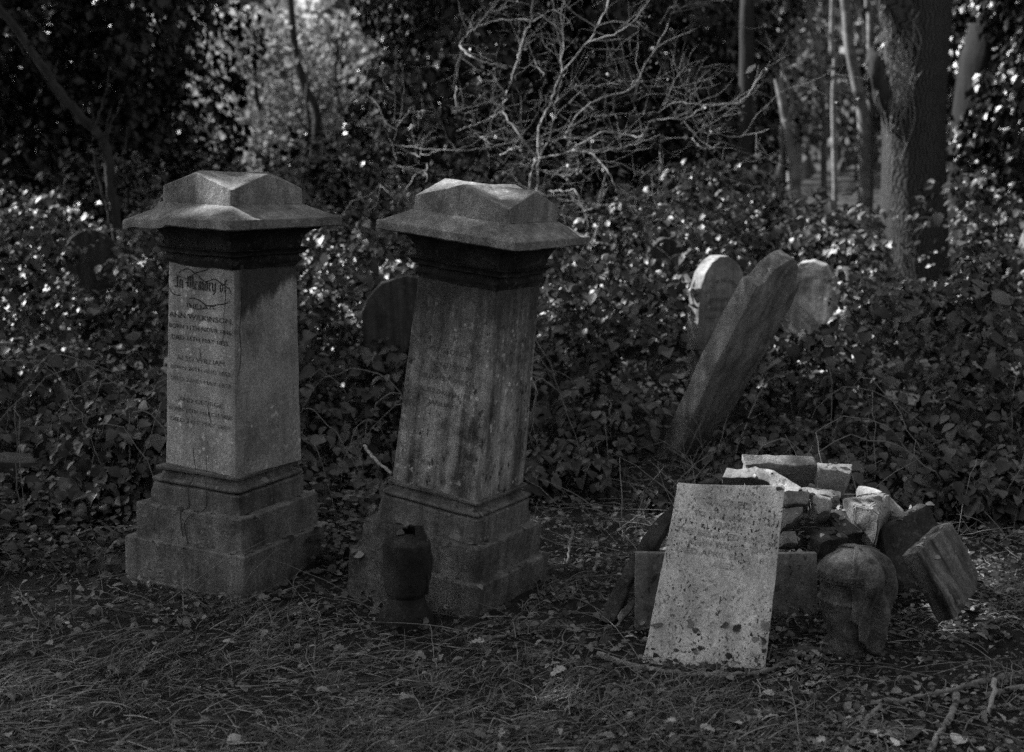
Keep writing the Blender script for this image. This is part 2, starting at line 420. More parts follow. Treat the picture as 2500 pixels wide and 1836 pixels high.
# ------------------------------------------------------------------ the two pedestal monuments
def pillar(loc, yaw, tx, ty, H, Z, label, mats, seed, die_yaw=0., cap_off=(0, 0, 0), broken=False, dieoff=(0, 0)):
    root = empty('pedestal_monument', loc, label, 'monument', 'pedestal monuments')
    root.rotation_mode = 'XYZ'
    Ry = Matrix.Rotation(ty, 3, 'Y') @ Matrix.Rotation(tx, 3, 'X') @ Matrix.Rotation(yaw, 3, 'Z')
    root.rotation_euler = Ry.to_euler('XYZ')
    b1, b2, pl, db, dt, cp, bx = [H[k] for k in ('b1', 'b2', 'pl', 'db', 'dt', 'cp', 'bx')]
    def put(name, prof, mat, s, yw=0., off=(0, 0), **kw):
        o = set_smooth(link(name, square_loft(prof, seed=seed + s, **kw), mat, root)); o.rotation_euler.z = yw; o.location.x, o.location.y = off; return o
    if broken is True:
        put('footing', block_profile(b1 + .006, b1 + .006, -.08, Z['z0'] + .004, .004), mats[4], 9)
    put('base_block', block_profile(b1, b1, -.07, Z['z1'], .005, 6), mats[4], 1, n=22, chip=.02, amp=.0012)
    put('base_block', block_profile(b2, b2, Z['z1'] - .002, Z['z2'], .005, 6), mats[4], 2, n=22, chip=.02, amp=.0012)
    z2, z3, z4 = Z['z2'], Z['z3'], Z['z4']; e = z4 - z3
    prof = block_profile(pl, pl, z2 - .002, z3 - .004, .004, 5, False)
    r = pl - .003
    for a in range(0, 181, 20):                                         # torus
        prof.append((r - .016 + .017 * math.sin(R_(a)), z3 - .001 + e * .30 * (1 - math.cos(R_(a))) * .5 * 1.25))
    zt = z3 + e * .38
    for q in range(6):                                                   # scotia
        prof.append((r - .018 - .012 * (q / 5) ** .5, zt + e * .38 * q / 5))
    prof += [(db + .011, zt + e * .42), (db + .012, z4 - .003), (db + .006, z4), (db * .9, z4), (.001, z4)]
    put('plinth', prof, mats[0], 3, n=16, chip=.05)
    rows = 22; hz = [(db + (dt - db) * i / rows, z4 - .001 + (Z['z5'] - z4) * i / rows) for i in range(rows + 1)]
    die = put('die', hz + [(dt * .9, Z['z5']), (.001, Z['z5'])], mats[1], 4, die_yaw, dieoff, n=16, cr=.004, chip=.008, amp=.0009)
    # cornice: fillet, bead, cavetto
    z5, z6 = Z['z5'], Z['z6']; h = z6 - z5
    prof = [(dt * .8, z5 - .012), (dt + .004, z5 - .012), (dt + .006, z5 - .006), (dt + .014, z5 + h * .04), (dt + .016, z5 + h * .1), (dt + .008, z5 + h * .16), (dt + .007, z5 + h * .22)]
    for a in range(0, 91, 10):
        prof.append((dt + .022 + (1 - math.cos(R_(a))) * .018, z5 + h * .25 + h * .3 * math.sin(R_(a)) * .5))
    for a in range(0, 91, 9):
        prof.append((dt + .012 + (cp * .74 - dt) * (1 - math.cos(R_(a))) , z5 + h * .42 + h * .5 * math.sin(R_(a))))
    prof += [(cp * .74 + .016, z6 - .006), (cp * .74 + .016, z6 + .002), (cp * .5, z6 + .002)]
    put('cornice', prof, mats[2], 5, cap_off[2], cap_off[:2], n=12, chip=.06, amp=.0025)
    # cap slab, sloping top
    z7, z8 = Z['z7'], Z['z8']
    prof = [(.001, z6), (cp * .6, z6), (cp - .006, z6), (cp, z6 + .004), (cp, z6 + (z7 - z6) * .5), (cp, z7 - .0035), (cp - .0015, z7 - .0008), (cp - .006, z7)]
    for q in range(1, 9): prof.append((cp - .008 + (bx - cp + .008) * q / 8 * 1.0, z7 + (z8 - z7) * q / 8))
    prof += [(bx * .8, z8), (.001, z8)]
    def brk(q):
        if not broken: return q
        # corner knocked off along a slanting crack
        d = (-q[0] + q[1]) / 1.414 - cp * .93 + .06 * mnoise.noise(Vector((q[0] * 14, q[1] * 14, 3)))
        if d > 0 and q[1] > 0:
            q[2] -= min(.026, (.022 if d < .006 else .011) + d * .12) * (1 if q[2] > z6 + .004 else .3)
            q[2] += .004 * mnoise.noise(Vector((q[0] * 40, q[1] * 40, 1)))
        return q
    put('cap_slab', prof, mats[3], 6, cap_off[2], cap_off[:2], n=26, chip=.018, amp=.0012, vfun=brk)
    # cross-gabled cap stone
    ze, zp = Z['z9'], Z['z10']
    def gab(x, y, hh, z):
        if z <= z8 + .0005: return z
        t = min(abs(x), abs(y)) / bx; top = ze + (zp - ze) * (1 - t)
        return z8 + (top - z8) * (z - z8)
    prof = [(bx * .9, z8), (bx, z8)] + [(bx, z8 + .2), (bx, z8 + .4), (bx, z8 + .6), (bx, z8 + .8), (bx, z8 + .97), (bx - .003, z8 + 1)] + [(bx * q, z8 + 1) for q in (.95, .9, .8, .7, .6, .5, .4, .3, .2, .1, .004)]
    def gz(x, y, hh, z):
        if z <= z8 + .0005: return z
        t = min(abs(x), abs(y)) / bx; top = ze + (zp - ze) * (1 - t)
        return z8 + (top - z8) * min(1, z - z8)
    put('gabled_cap', prof, mats[3], 7, cap_off[2], cap_off[:2], n=26, chip=.012, amp=.0011, zfun=gz)
    return root, die
zL = dict(z0=.005, z1=.146, z2=.2575, z3=.327, z4=.382, z5=1.063, z6=1.183, z7=1.2155, z8=1.2535, z9=1.3035, z10=1.3525)
hL = dict(b1=.2451, b2=.2181, pl=.1841, db=.160, dt=.1468, cp=.2534, bx=.1606)
left_pillar, left_die = pillar((-.971, 4.66, 0), R_(64.), R_(-1.5), R_(1.6), hL, zL,
    'upright pale sandstone pedestal monument lettered In Memory of, its cap slab corner broken',
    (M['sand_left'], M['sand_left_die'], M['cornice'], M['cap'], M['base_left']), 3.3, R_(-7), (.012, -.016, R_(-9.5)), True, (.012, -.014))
zR = dict(z0=0, z1=.1149, z2=.2264, z3=.3084, z4=.357, z5=1.0347, z6=1.1627, z7=1.1913, z8=1.2325, z9=1.2753, z10=1.3297)
hR = dict(b1=.2444, b2=.217, pl=.1853, db=.1586, dt=.1431, cp=.2508, bx=.1687)
right_pillar, right_die = pillar((-.213, 4.513, 0), R_(61.2), 0, R_(6.2), hR, zR,
    'leaning dark streaked pedestal monument with worn illegible lettering, behind the broken urn',
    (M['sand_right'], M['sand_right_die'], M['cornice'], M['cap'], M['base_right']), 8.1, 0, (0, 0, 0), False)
def die_map(db, dt, z4, z5, lift=.0016):
    def f(u, v):
        hwd = db + (dt - db) * (v - z4) / (z5 - z4); return (-(hwd + lift), -u, v)
    return f
def zrow(py): return 1.063 - (py - 642) * .679 / 503
fl = die_map(.160, .1468, .382, 1.063)
ink = lettermat('cut_letters', .012, .22, .62); ink_worn = lettermat('worn_letters', .05, .24, .52); ink_faint = lettermat('faint_letters', .06, .17, .50)
sw1 = swirl([(-.10, .985), (-.06, 1.0), (-.02, .985), (.02, .965), (.06, .975), (.09, .965), (.125, .95)])
sw2 = swirl([(-.125, .955), (-.10, .972), (-.06, .968), (-.02, .99), (.03, 1.005), (.01, 1.018), (-.04, 1.022), (-.07, 1.012)])
sw3 = swirl([(.125, .955), (.135, .93), (.12, .905), (.08, .895), (.03, .888), (-.01, .903), (-.045, .905), (-.05, .885), (-.02, .872), (.03, .88)])
sw4 = swirl([(-.13, .955), (-.14, .93), (-.12, .912), (-.09, .91)])
inscription([('pen', [sw1, sw2, sw3, sw4], 0, .040, 1, 1, (.0006, .0016)),
    ('bl', 'In Memory of', 0, zrow(706), .235, .040),
    ('t', 'THE LATE', .0, zrow(751), .135, .0125), ('t', 'ANN WILKINSON,', .0, zrow(780), .285, .018),
    ('t', 'BORN 11TH NOVR 1846,', .0, zrow(806), .285, .0145), ('t', 'DIED 16TH MAY 1855.', .0, zrow(833), .26, .0145)], fl, 'inscription', ink, left_die)
inscription([('t', 'ALSO WILLIAM', 0, zrow(883), .215, .0165), ('t', 'BORN 20TH AUG 1852', 0, zrow(906), .27, .0135), ('t', 'DIED 22ND MAY 1853', 0, zrow(934), .27, .0135),
    ('t', 'AND GEORGE', 0, zrow(985), .20, .0155), ('t', 'BORN 12TH MARCH 1850', 0, zrow(1010), .285, .0135), ('t', 'DIED 21ST MAY 1855', 0, zrow(1036), .27, .0135)], fl, 'inscription', ink_worn, left_die)
def fright(u, v):
    hwd = .160 + (.1468 - .160) * (v - .382) / (1.063 - .382); return (u, -(hwd + .0012), v)
for c in ([(.112, .985), (.110, .95), (.104, .90), (.106, .86), (.098, .815)], [(.035, .60), (.05, .545)], [(-.005, .785), (.005, .75)]):
    inscription([('pen', [swirl(c, 4)], 0, 0, 1, 1, (.0011, .0004))], fl, 'crack', ink, left_die)
inscription([('pen', [swirl([(-.115, .99), (-.118, .93), (-.128, .86), (-.125, .80), (-.130, .74), (-.14, .71)], 4)], 0, 0, 1, 1, (.0011, .0004))], fright, 'crack', ink, left_die)
fr = die_map(.1586, .1431, .357, 1.0347)
inscription([('t', 'OF GEORGE', .0, .800, .14, .017), ('t', 'SOUTHWARK', .02, .755, .15, .017), ('t', 'DIED 21ST MARCH', 0, .712, .2, .015), ('t', 'ALSO DAUGHTER', .0, .668, .19, .016), ('t', 'JANUARY', .0, .630, .11, .016)], fr, 'inscription', ink_faint, right_die)

# thin roots and ivy runners clinging to the left pillar's base
def strand(name, pts, r, mat, parent=None, wob=.0, seed=0, k=5, taper=.5, seg=6):
    P = smooth_path(pts, k, wob, seed); V, Fq = tube_np([(P, np.linspace(r, r * taper, len(P)))], seg)
    return link(name, np_mesh(name, V, Fq), mat, parent, True)

# ------------------------------------------------------------------ slabs, headstones, rubble from outlines on their own planes
def slab_mesh(outline, normal, thick, cuts=3, amp=.003, bev=.004, seed=0., rough_edge=0.):
    """outline: points on one face (world), extruded back along -normal"""
    bm = bmesh.new(); n = Vector(normal).normalized()
    vs = [bm.verts.new(p) for p in outline]; f = bm.faces.new(vs); bm.normal_update()
    if f.normal.dot(n) < 0: f.normal_flip()
    r = bmesh.ops.extrude_face_region(bm, geom=[f]); nv = [g for g in r['geom'] if isinstance(g, bmesh.types.BMVert)]
    ext = [g for g in r['geom'] if isinstance(g, bmesh.types.BMFace)]
    # the extruded copy becomes the back
    bmesh.ops.translate(bm, verts=nv, vec=-n * thick)
    bmesh.ops.recalc_face_normals(bm, faces=bm.faces)
    bmesh.ops.bevel(bm, geom=list(bm.edges), offset=bev, segments=2, affect='EDGES', profile=.6)
    bmesh.ops.triangulate(bm, faces=[f for f in bm.faces if len(f.verts) > 4])
    for _ in range(cuts):
        es = [e for e in bm.edges if e.calc_length() > .02]
        if not es or len(bm.verts) > 9000: break
        bmesh.ops.subdivide_edges(bm, edges=es, cuts=1, use_grid_fill=True)
    bmesh.ops.triangulate(bm, faces=[f for f in bm.faces if len(f.verts) > 4])
    for v in bm.verts:
        a = jit(v.co, amp, 30, seed); b = jit(v.co, amp * 2, 8, seed + 3); v.co += Vector(a) + Vector(b)
    me = bpy.data.meshes.new('slab'); bm.to_mesh(me); bm.free(); return me
def px_slab(name, pts, p, normal, thick, mat, label, cat, group=None, parent=None, **kw):
    n = Vector(normal).normalized(); W = [onplane(a, b, p, n) for a, b in pts]
    c = sum(W, Vector()) / len(W)
    lo = min(W, key=lambda q: q.z); org = Vector((c.x, c.y, lo.z))
    me = slab_mesh([q - org for q in W], n, thick, **kw)
    o = set_smooth(link(name, me, mat, parent), 50); o.location = org
    if label: tag(o, label, cat, group)
    return o
def Z1(x, y): return 1740 + x / 4.59, 1090 + y / 4.59       # zoomed readings of the heap
def Z6(x, y): return 1900 + x / 2.753, 1080 + y / 2.753
def Z7(x, y): return 1550 + x / 2.753, 550 + y / 2.753
def Zb(x, y): return 1450 + x / 3.513, 1150 + y / 3.513

# inscribed marble slab at the front of the heap
pf = gnd(1721, 1625); nf = Vector((math.sin(R_(-8)) * math.cos(R_(22)), -math.cos(R_(-8)) * math.cos(R_(22)), math.sin(R_(22))))
fs = px_slab('ledger_slab', [(1654, 1180), (1918, 1185), (1893, 1420), (1868, 1645), (1720, 1640), (1567, 1630), (1612, 1400)], pf, nf, .052, M['marble'],
    'pale inscribed marble slab propped at the front of the rubble heap', 'gravestone', cuts=4, amp=.002, bev=.005, seed=2.2)
uf = Vector((0, 0, 1)).cross(nf).normalized(); vf = nf.cross(uf).normalized()
# lean the writing with the slab: its up edge runs from bottom centre to top centre
tc = onplane(1786, 1182, pf, nf); bc = onplane(1722, 1640, pf, nf); vf = (tc - bc).normalized(); uf = vf.cross(nf).normalized()
def fmap(u, v): return tuple(tc + uf * u + vf * v + nf * .0018 - fs.location)
ink_m = lettermat('slab_letters', .10, .50, .46); ink_m2 = lettermat('slab_letters_worn', .08, .55, .50)
inscription([('t', 'SACRED', .0, -.066, .13, .02), ('t', 'TO THE MEMORY of', .02, -.106, .235, .0165), ('t', 'MARY', .01, -.134, .09, .021), ('t', 'THE BELOVED WIFE of', .005, -.161, .29, .0175),
    ('t', 'JOHN WILKINSON', .01, -.189, .225, .019), ('t', 'DIED APRIL 28TH 1859', .01, -.217, .28, .0175), ('t', 'AGED 73.', .03, -.246, .11, .017)], fmap, 'inscription', ink_m, fs)
px_slab('ledger_slab', [(1552, 1350), (1995, 1351), (1996, 1480), (1993, 1615), (1770, 1618), (1549, 1615), (1551, 1480)], (.63, 4.13, .03), (0, -math.cos(R_(9)), math.sin(R_(9))), .035, M['marble_dull'],
    'wide grey marble slab standing behind the inscribed slab', 'gravestone', cuts=3, amp=.0012, seed=4)
G = 'broken stones heaped in the rubble'
def rub(pts, p, n, th, mat, label, zf=Z1, **kw):
    return px_slab('stone_fragment', [zf(*q) for q in pts], p, n, th, mat, label, 'stone', G, **dict(dict(amp=.007, bev=.004), **kw))
rub([(345, 187), (1135, 190), (1205, 340), (1278, 487), (1230, 640), (800, 680), (380, 560)], (1.0, 4.55, .40), (.05, -.78, -.62), .035, M['rubble'], 'long flat slab with bright upper edge at the very top of the heap')
rub([(1150, 170), (1350, 195), (1555, 215), (1530, 320), (1380, 285), (1205, 265)], (1.2, 4.74, .43), (.1, -.22, .97), .085, M['rubble'], 'sunlit block with a slot in its corner, right of the topmost slab')
rub([(105, 345), (150, 240), (495, 222), (700, 300), (900, 400), (1095, 505), (1050, 660), (850, 690), (640, 420), (560, 375), (420, 330)], (.9, 4.45, .36), (-.15, -.62, .77), .045, M['marble_dull'], 'curved arch-shaped fragment resting just above the inscribed slab', amp=.005)
rub([(975, 440), (1435, 515), (1415, 592), (1110, 548)], (1.02, 4.36, .30), (.05, -.45, .9), .05, M['marble_dull'], 'thin flat grey fragment lying under the topmost slab')
rub([(1100, 560), (1190, 555), (1330, 600), (1300, 740), (1170, 775), (1120, 700)], (1.0, 4.28, .26), (-.1, -.75, .65), .07, M['rubble'], 'small pale rough chunk in the middle of the heap', amp=.008)
rub([(1590, 500), (1640, 440), (1720, 445), (1895, 525), (1850, 560), (1600, 560)], (1.25, 4.6, .3), (-.3, -.5, .8), .05, M['rubble'], 'bright pointed fragment at the back right of the heap', amp=.006)
rub([(1980, 565), (2050, 620), (2150, 750), (2090, 830), (1990, 780), (1960, 650)], (1.35, 4.5, .25), (.4, -.6, .7), .08, M['rubble'], 'grey angular fragment behind the dark tilted slab', amp=.006)
rub([(1240, 740), (1480, 700), (1640, 750), (1760, 830), (1800, 940), (1500, 1000), (1380, 920)], (1.07, 4.22, .2), (.05, -.45, .9), .09, M['rubble_dark'], 'dark flaking stone with mossy litter on top, above the draped urn', amp=.007)
rub([(1060, 1010), (1100, 900), (1350, 910), (1520, 1030), (1200, 1090)], (.98, 4.14, .16), (-.05, -.45, .9), .07, M['rubble_dark'], 'low dark flat stone carrying one pale dead leaf', amp=.007)
rub([(825, 500), (1090, 520), (1050, 660), (850, 668), (825, 640)], (.9, 4.3, .28), (.1, -.9, .4), .06, M['marble_dull'], 'squared grey fragment wedged right of the inscribed slab', amp=.005)
rub([(815, 702), (1030, 690), (980, 790), (880, 880), (815, 885)], (.88, 4.22, .22), (.1, -.8, .6), .07, M['marble_dull'], 'split layered fragment below the squared grey one', amp=.007)
rub([(790, 960), (930, 960), (955, 1110), (780, 1110)], (.86, 4.14, .14), (.1, -.85, .5), .06, M['marble_dull'], 'little worn chunk just above the wide grey slab', amp=.006)
rub([(660, 285), (640, 440), (540, 620), (430, 800), (300, 1000), (170, 1290), (40, 1300), (100, 1130), (230, 900), (350, 690), (480, 450), (580, 350)], (.32, 4.22, .1), (-.35, -.85, .4), .05, M['rubble_dark'], 'long dark slab leaning at the left end of the heap', Zb, amp=.006)
rub([(190, 1250), (240, 1190), (350, 1110), (360, 1150), (300, 1230), (215, 1325)], (.25, 4.05, .05), (-.2, -.9, .4), .02, M['rubble_dark'], 'narrow flaky splinter standing left of the wide grey slab', Zb, amp=.004)
rub([(875, 104), (960, 75), (1010, 60), (1045, 80), (1030, 110), (940, 118)], (.55, 4.22, .43), (-.1, -.6, .8), .03, M['rubble_dark'], 'small stone lying on the top edge of the inscribed slab', Zb, amp=.003)
# wedge block: its own polyhedron
def wedge():
    A = [Z1(*q) for q in [(1450, 572), (1810, 555), (1965, 528), (2000, 735), (1855, 800), (1740, 690), (1600, 650)]]
    Y = [4.40, 4.52, 4.52, 4.46, 4.24, 4.26, 4.30]
    P = [at(*a, y) for a, y in zip(A, Y)]
    bot = [p + Vector((.01, .06, -.12)) for p in (P[0], P[2], P[3], P[4], P[6])]
    bm = bmesh.new(); vs = [bm.verts.new(p) for p in P + bot]
    bmesh.ops.convex_hull(bm, input=vs); bmesh.ops.recalc_face_normals(bm, faces=bm.faces)
    bmesh.ops.bevel(bm, geom=list(bm.edges), offset=.004, segments=2, affect='EDGES')
    bmesh.ops.triangulate(bm, faces=list(bm.faces))
    for _ in range(3): bmesh.ops.subdivide_edges(bm, edges=[e for e in bm.edges if e.calc_length() > .02], cuts=1, use_grid_fill=True)
    bmesh.ops.triangulate(bm, faces=[f for f in bm.faces if len(f.verts) > 4])
    c = sum(P, Vector()) / len(P)
    for v in bm.verts: v.co += Vector(jit(v.co, .004, 25, 2)) + Vector(jit(v.co, .006, 8, 5)); v.co -= c
    me = bpy.data.meshes.new('stone_fragment'); bm.to_mesh(me); bm.free()
    o = set_smooth(link('stone_fragment', me, M['rubble'])); o.location = c
    tag(o, 'big wedge-shaped block with a sunlit triangular top, right side of the heap', 'stone', G)
wedge()
# two tilted slabs at the right end
rub([(695, 590), (850, 500), (1005, 412), (1060, 520), (1190, 820), (1110, 1050), (1010, 1100), (860, 1010), (740, 800)], (1.32, 4.34, .1), (.35, -.85, .25), .05, M['rubble_dark'], 'dark thin slab tilted on end behind the striated slab', Z6, amp=.003)
d2 = rub([(945, 735), (1060, 625), (1165, 532), (1260, 710), (1355, 890), (1345, 980), (1320, 1020), (1265, 1070), (1255, 1105), (1195, 1185), (1080, 980)], (1.45, 4.12, .1), (.62, -.62, .42), .062, M['slab_worn'], 'thick lighter slab with a striated face tilted at the right end of the heap', Z6, amp=.003)

# ------------------------------------------------------------------ urns
def lathe(profile, n=48, fun=None):
    V = []
    for r, z in profile:
        for i in range(n):
            a = 2 * math.pi * i / n; rr = r
            x, y, zz = rr * math.cos(a), rr * math.sin(a), z
            if fun: x, y, zz = fun(x, y, zz, a, r)
            V.append((x, y, zz))
    Fq = []
    for j in range(len(profile) - 1):
        for i in range(n):
            k = (i + 1) % n; Fq.append((j * n + i, j * n + k, (j + 1) * n + k, (j + 1) * n + i))
    return np_mesh('lathe', V, Fq)
def rough(amp, sc=25, s=0):
    def f(x, y, z, a, r):
        d = jit((x, y, z), amp, sc, s); e = jit((x, y, z), amp * 1.5, 8, s + 2)
        return (x + d[0] + e[0], y + d[1] + e[1], z + d[2] + e[2])
    return f
def interp(prof, k):
    out = []
    for (a, b), (c, d) in zip(prof[:-1], prof[1:]):
        for i in range(k): out.append((a + (c - a) * i / k, b + (d - b) * i / k))
    return out + [prof[-1]]
def broken_urn():
    g = gnd(988, 1532); Yb = g.y
    u = empty('broken_urn', (g.x, Yb + .02, float(hgt(g.x, Yb)) - .012), 'dark broken-topped stone urn standing against the leaning pedestal', 'urn', 'carved stone urns', (R_(-2), R_(2), 0))
    s = 1 / (F / 4.36)
    foot = interp([(.001, -.02), (70 * s, -.02), (70 * s, 26 * s), (65 * s, 42 * s), (56 * s, 58 * s), (48 * s, 74 * s), (46 * s, 92 * s)], 4)
    set_smooth(link('foot', lathe(foot, 40, rough(.002)), M['urn'], u), 50)
    body = interp([(45 * s, 88 * s), (52 * s, 100 * s), (55 * s, 120 * s), (58 * s, 170 * s), (60 * s, 205 * s), (58.5 * s, 221 * s), (57 * s, 223 * s), (50 * s, 226 * s), (36 * s, 231 * s), (20 * s, 235 * s), (.001, 238 * s)], 5)
    set_smooth(link('bowl', lathe(body, 48, rough(.0025, 22, 4)), M['urn'], u), 60)
    # jagged remains of the carved cloth: a broken wall standing round the back and right of the top, a fold running down the right
    V = []; rows = 10; cols = 40
    for sgn in (0, 1):
        for j in range(rows):
            t = j / (rows - 1)
            for i in range(cols):
                q = i / (cols - 1); a = R_(-25 + 190 * q)
                hh = (32 - 20 * q + 13 * mnoise.noise(Vector((q * 6, 3.3, 0)))) * math.sin(min(1, q * 9, (1 - q) * 4) * math.pi / 2)
                z0 = 218 if q > .3 else 218 - 120 * (1 - q / .3) ** .7
                z = z0 + (232 + hh - z0) * t; r = 59 - (0 if t < .3 else 24 * (t - .3) / .7) - 15 * sgn + 3 * math.sin(a * 9)
                p = (r * s * math.cos(a), r * s * math.sin(a), z * s); d = jit(p, .004, 25, 9)
                V.append((p[0] + d[0], p[1] + d[1], p[2] + d[2]))
    Fq = []; nn = rows * cols
    for j in range(rows - 1):
        for i in range(cols - 1):
            k = j * cols + i; Fq.append((k, k + 1, k + cols + 1, k + cols)); Fq.append((nn + k, nn + k + cols, nn + k + cols + 1, nn + k + 1))
    for i in range(cols - 1):
        k = (rows - 1) * cols + i; Fq.append((k, k + 1, nn + k + 1, nn + k))
    for j in range(rows - 1):
        for i in (0, cols - 1):
            k = j * cols + i; Fq.append((k, k + cols, nn + k + cols, nn + k))
    set_smooth(link('stone_cloth', np_mesh('stone_cloth', V, Fq), M['urn'], u), 50)
broken_urn()
def draped_urn():
    g = gnd(2078, 1612); z0 = float(hgt(g.x, g.y))
    u = empty('draped_urn', (g.x, g.y + .05, z0), 'lichened stone urn under carved hanging cloth, at the right foot of the heap', 'urn', 'carved stone urns', (R_(-4), R_(3), R_(10))); u.scale = (.95, .95, .87)
    s = 1 / (F / 4.22)
    body = interp([(.001, -10 * s), (48 * s, -10 * s), (50 * s, 40 * s), (60 * s, 70 * s), (72 * s, 110 * s), (79 * s, 140 * s), (82 * s, 152 * s), (78 * s, 160 * s), (80 * s, 205 * s), (88 * s, 208 * s), (90 * s, 232 * s), (87 * s, 238 * s), (70 * s, 262 * s), (40 * s, 285 * s), (.001, 292 * s)], 5)
    set_smooth(link('bowl', lathe(body, 56, rough(.0022, 26, 6)), M['urn_pale'], u), 55)
    for rr, zz, q in ((89.5, 218, 4.2), (80, 150, 4.6)):             # bead rings on the band
        bm = bmesh.new()
        for i in range(44):
            a = 2 * math.pi * i / 44; bmesh.ops.create_icosphere(bm, subdivisions=1, radius=q * s, matrix=Matrix.Translation((rr * s * math.cos(a), rr * s * math.sin(a), zz * s)))
        me = bpy.data.meshes.new('beading'); bm.to_mesh(me); bm.free(); link('beading', me, M['urn_pale'], u, True)
    rows, cols = 44, 72; V = []
    for j in range(rows):
        t = j / (rows - 1)
        for i in range(cols):
            a = R_(-112 + 215 * i / (cols - 1)); hang = 10 + 60 * (.5 + .5 * math.sin(a * 2.6 + .4))
            if i < 5 or i > cols - 6: hang += 40
            if t < .42:
                q = t / .42; r = 95 * math.sin(q * math.pi / 2); z = 238 + 62 * math.cos(q * math.pi / 2)
            else:
                q = (t - .42) / .58; r = 95 + 2 * math.sin(q * 3) - 16 * q * q; z = 238 - (238 - hang) * q
            k = min(1, t * 2.2); fold = 11 * k * math.sin(a * 7.3 + 1.3 * math.sin(z * .017)) + 5 * k * math.sin(a * 13.7 + 1 + z * .012) + 14 * k * mnoise.noise(Vector((a * 2.3, z * .012, 4)))
            r += fold; p = [r * s * math.cos(a), r * s * math.sin(a), z * s]; d = jit(p, .004, 22, 3)
            V.append((p[0] + d[0], p[1] + d[1], p[2] + d[2]))
    Fq = [(j * cols + i, (j + 1) * cols + i, (j + 1) * cols + i + 1, j * cols + i + 1) for j in range(rows - 1) for i in range(cols - 1)]
    o = set_smooth(link('stone_cloth', np_mesh('stone_cloth', V, Fq), M['urn_pale'], u), 70)
    m = o.modifiers.new('t', 'SOLIDIFY'); m.thickness = .010; m.offset = -1
draped_urn()

# ------------------------------------------------------------------ standing headstones
def headstone(pts2, org, yaw, pitch, roll, thick, mat, label, name='headstone', group='old headstones among the brambles', rim=True):
    """pts2: front outline in metres (u, v), v = 0 at the foot; built in its own frame, then set up"""
    me = slab_mesh([Vector((u, 0, v)) for u, v in pts2], (0, -1, 0), thick, cuts=3, amp=.0016, bev=.005, seed=org[0])
    o = set_smooth(link(name, me, mat), 50); o.location = org; o.rotation_mode = 'XYZ'
    Rm = Matrix.Rotation(yaw, 3, 'Z') @ Matrix.Rotation(roll, 3, 'Y') @ Matrix.Rotation(-pitch, 3, 'X')
    o.rotation_euler = Rm.to_euler('XYZ'); return tag(o, label, 'gravestone', group)
def gothic(wd, hs, ht, n=9):
    """pointed-round top: straight sides to hs, peak at ht"""
    p = [(-wd, -.2), (wd, -.2), (wd, hs * .5), (wd, hs)]
    for i in range(1, n):
        a = math.pi * i / n; u = wd * math.cos(a); p.append((u, hs + (ht - hs) * math.sin(a) ** .85))
    return p + [(-wd, hs), (-wd, hs * .5)]
def shouldered(wd, hs, ht):
    """ogee shoulders and a round head"""
    p = [(-wd, -.2), (wd, -.2), (wd, hs * .5), (wd, hs)]
    for u, v in ((.86, .02), (.74, .10), (.66, .30), (.58, .58), (.42, .86), (.2, .98), (0, 1), (-.2, .98), (-.42, .86), (-.58, .58), (-.66, .30), (-.74, .10), (-.86, .02)): p.append((u * wd, hs + v * (ht - hs)))
    return p + [(-wd, hs), (-wd, hs * .5)]
# round-headed inscribed stone: front face turned to the right so its left edge shows
h1 = headstone(gothic(.165, .50, .77), (1.085, 7.25, .02), R_(34), R_(1), R_(1), .085, M['headstone'], 'upright round-headed stone with a sunlit left edge and curved lettering')
def hmap(u, v): return (u, -.0035, v)
ih = lettermat('headstone_letters', .07, .2, .52)
arc = []
V_, F_ = [], []
def arc_text(body, rad, cz, a0, a1, ht):
    V3 = []; Fs = []
    for k, ch in enumerate(body):
        if ch == ' ': continue
        V, Fq = text_mesh(ch); a = a0 + (a1 - a0) * k / max(1, len(body) - 1); b = len(V3)
        for u, v in V:
            rr = rad + v * ht / .72; aa = a - (u - .3) * ht / .72 / rad; V3.append((rr * math.cos(aa), -.0035, cz + rr * math.sin(aa)))
        Fs += [tuple(i + b for i in f) for f in Fq]
    return V3, Fs
v3, f3 = arc_text('IN LOVING MEMORY', .115, .52, R_(155), R_(25), .022)
me = bpy.data.meshes.new('inscription'); me.from_pydata(v3, [], f3); link('inscription', me, ih, h1)
inscription([('t', 'OF', 0, .58, .03, .02), ('t', 'JAMES WILSON', 0, .535, .20, .022), ('t', 'DIED MAY 18', 0, .49, .17, .018), ('t', 'AGED 53 YEARS', 0, .45, .24, .018)], hmap, 'inscription', ih, h1)
# the leaning stone: foot at (1600,1140), head at (1930,600); its left edge and its shaded face show
def leaning():
    n = Vector((.68, -.60, -.42)).normalized(); p = at(1700, 1000, 6.1)
    pts = [Z7(*q) for q in [(210, 1680), (300, 1480), (560, 920), (820, 412), (850, 405), (880, 385), (930, 320), (1000, 255), (1040, 230), (1072, 226), (1095, 245), (1103, 290), (1092, 345), (1095, 380), (1112, 398), (1065, 520), (900, 815), (690, 1200), (450, 1680)]]
    W = [onplane(a, b, p, n) for a, b in pts]; org = p
    me = slab_mesh([q - org for q in W], n, .085, cuts=3, amp=.0025, bev=.006, seed=5)
    o = set_smooth(link('headstone', me, M['lean']), 50); o.location = org
    tag(o, 'thick shouldered headstone leaning steeply to the right over the brambles', 'gravestone', 'old headstones among the brambles')
leaning()
headstone([(-.15, -.2), (.15, -.2), (.155, .3), (.16, .62), (.145, .68), (.11, .70), (.07, .745), (0, .765), (-.07, .745), (-.11, .70), (-.145, .68), (-.16, .62), (-.155, .3)], (1.61, 7.9, -.06), R_(-26), R_(-4), R_(6), .07, M['headstone_pale'], 'smaller striped headstone standing behind the leaning stone')
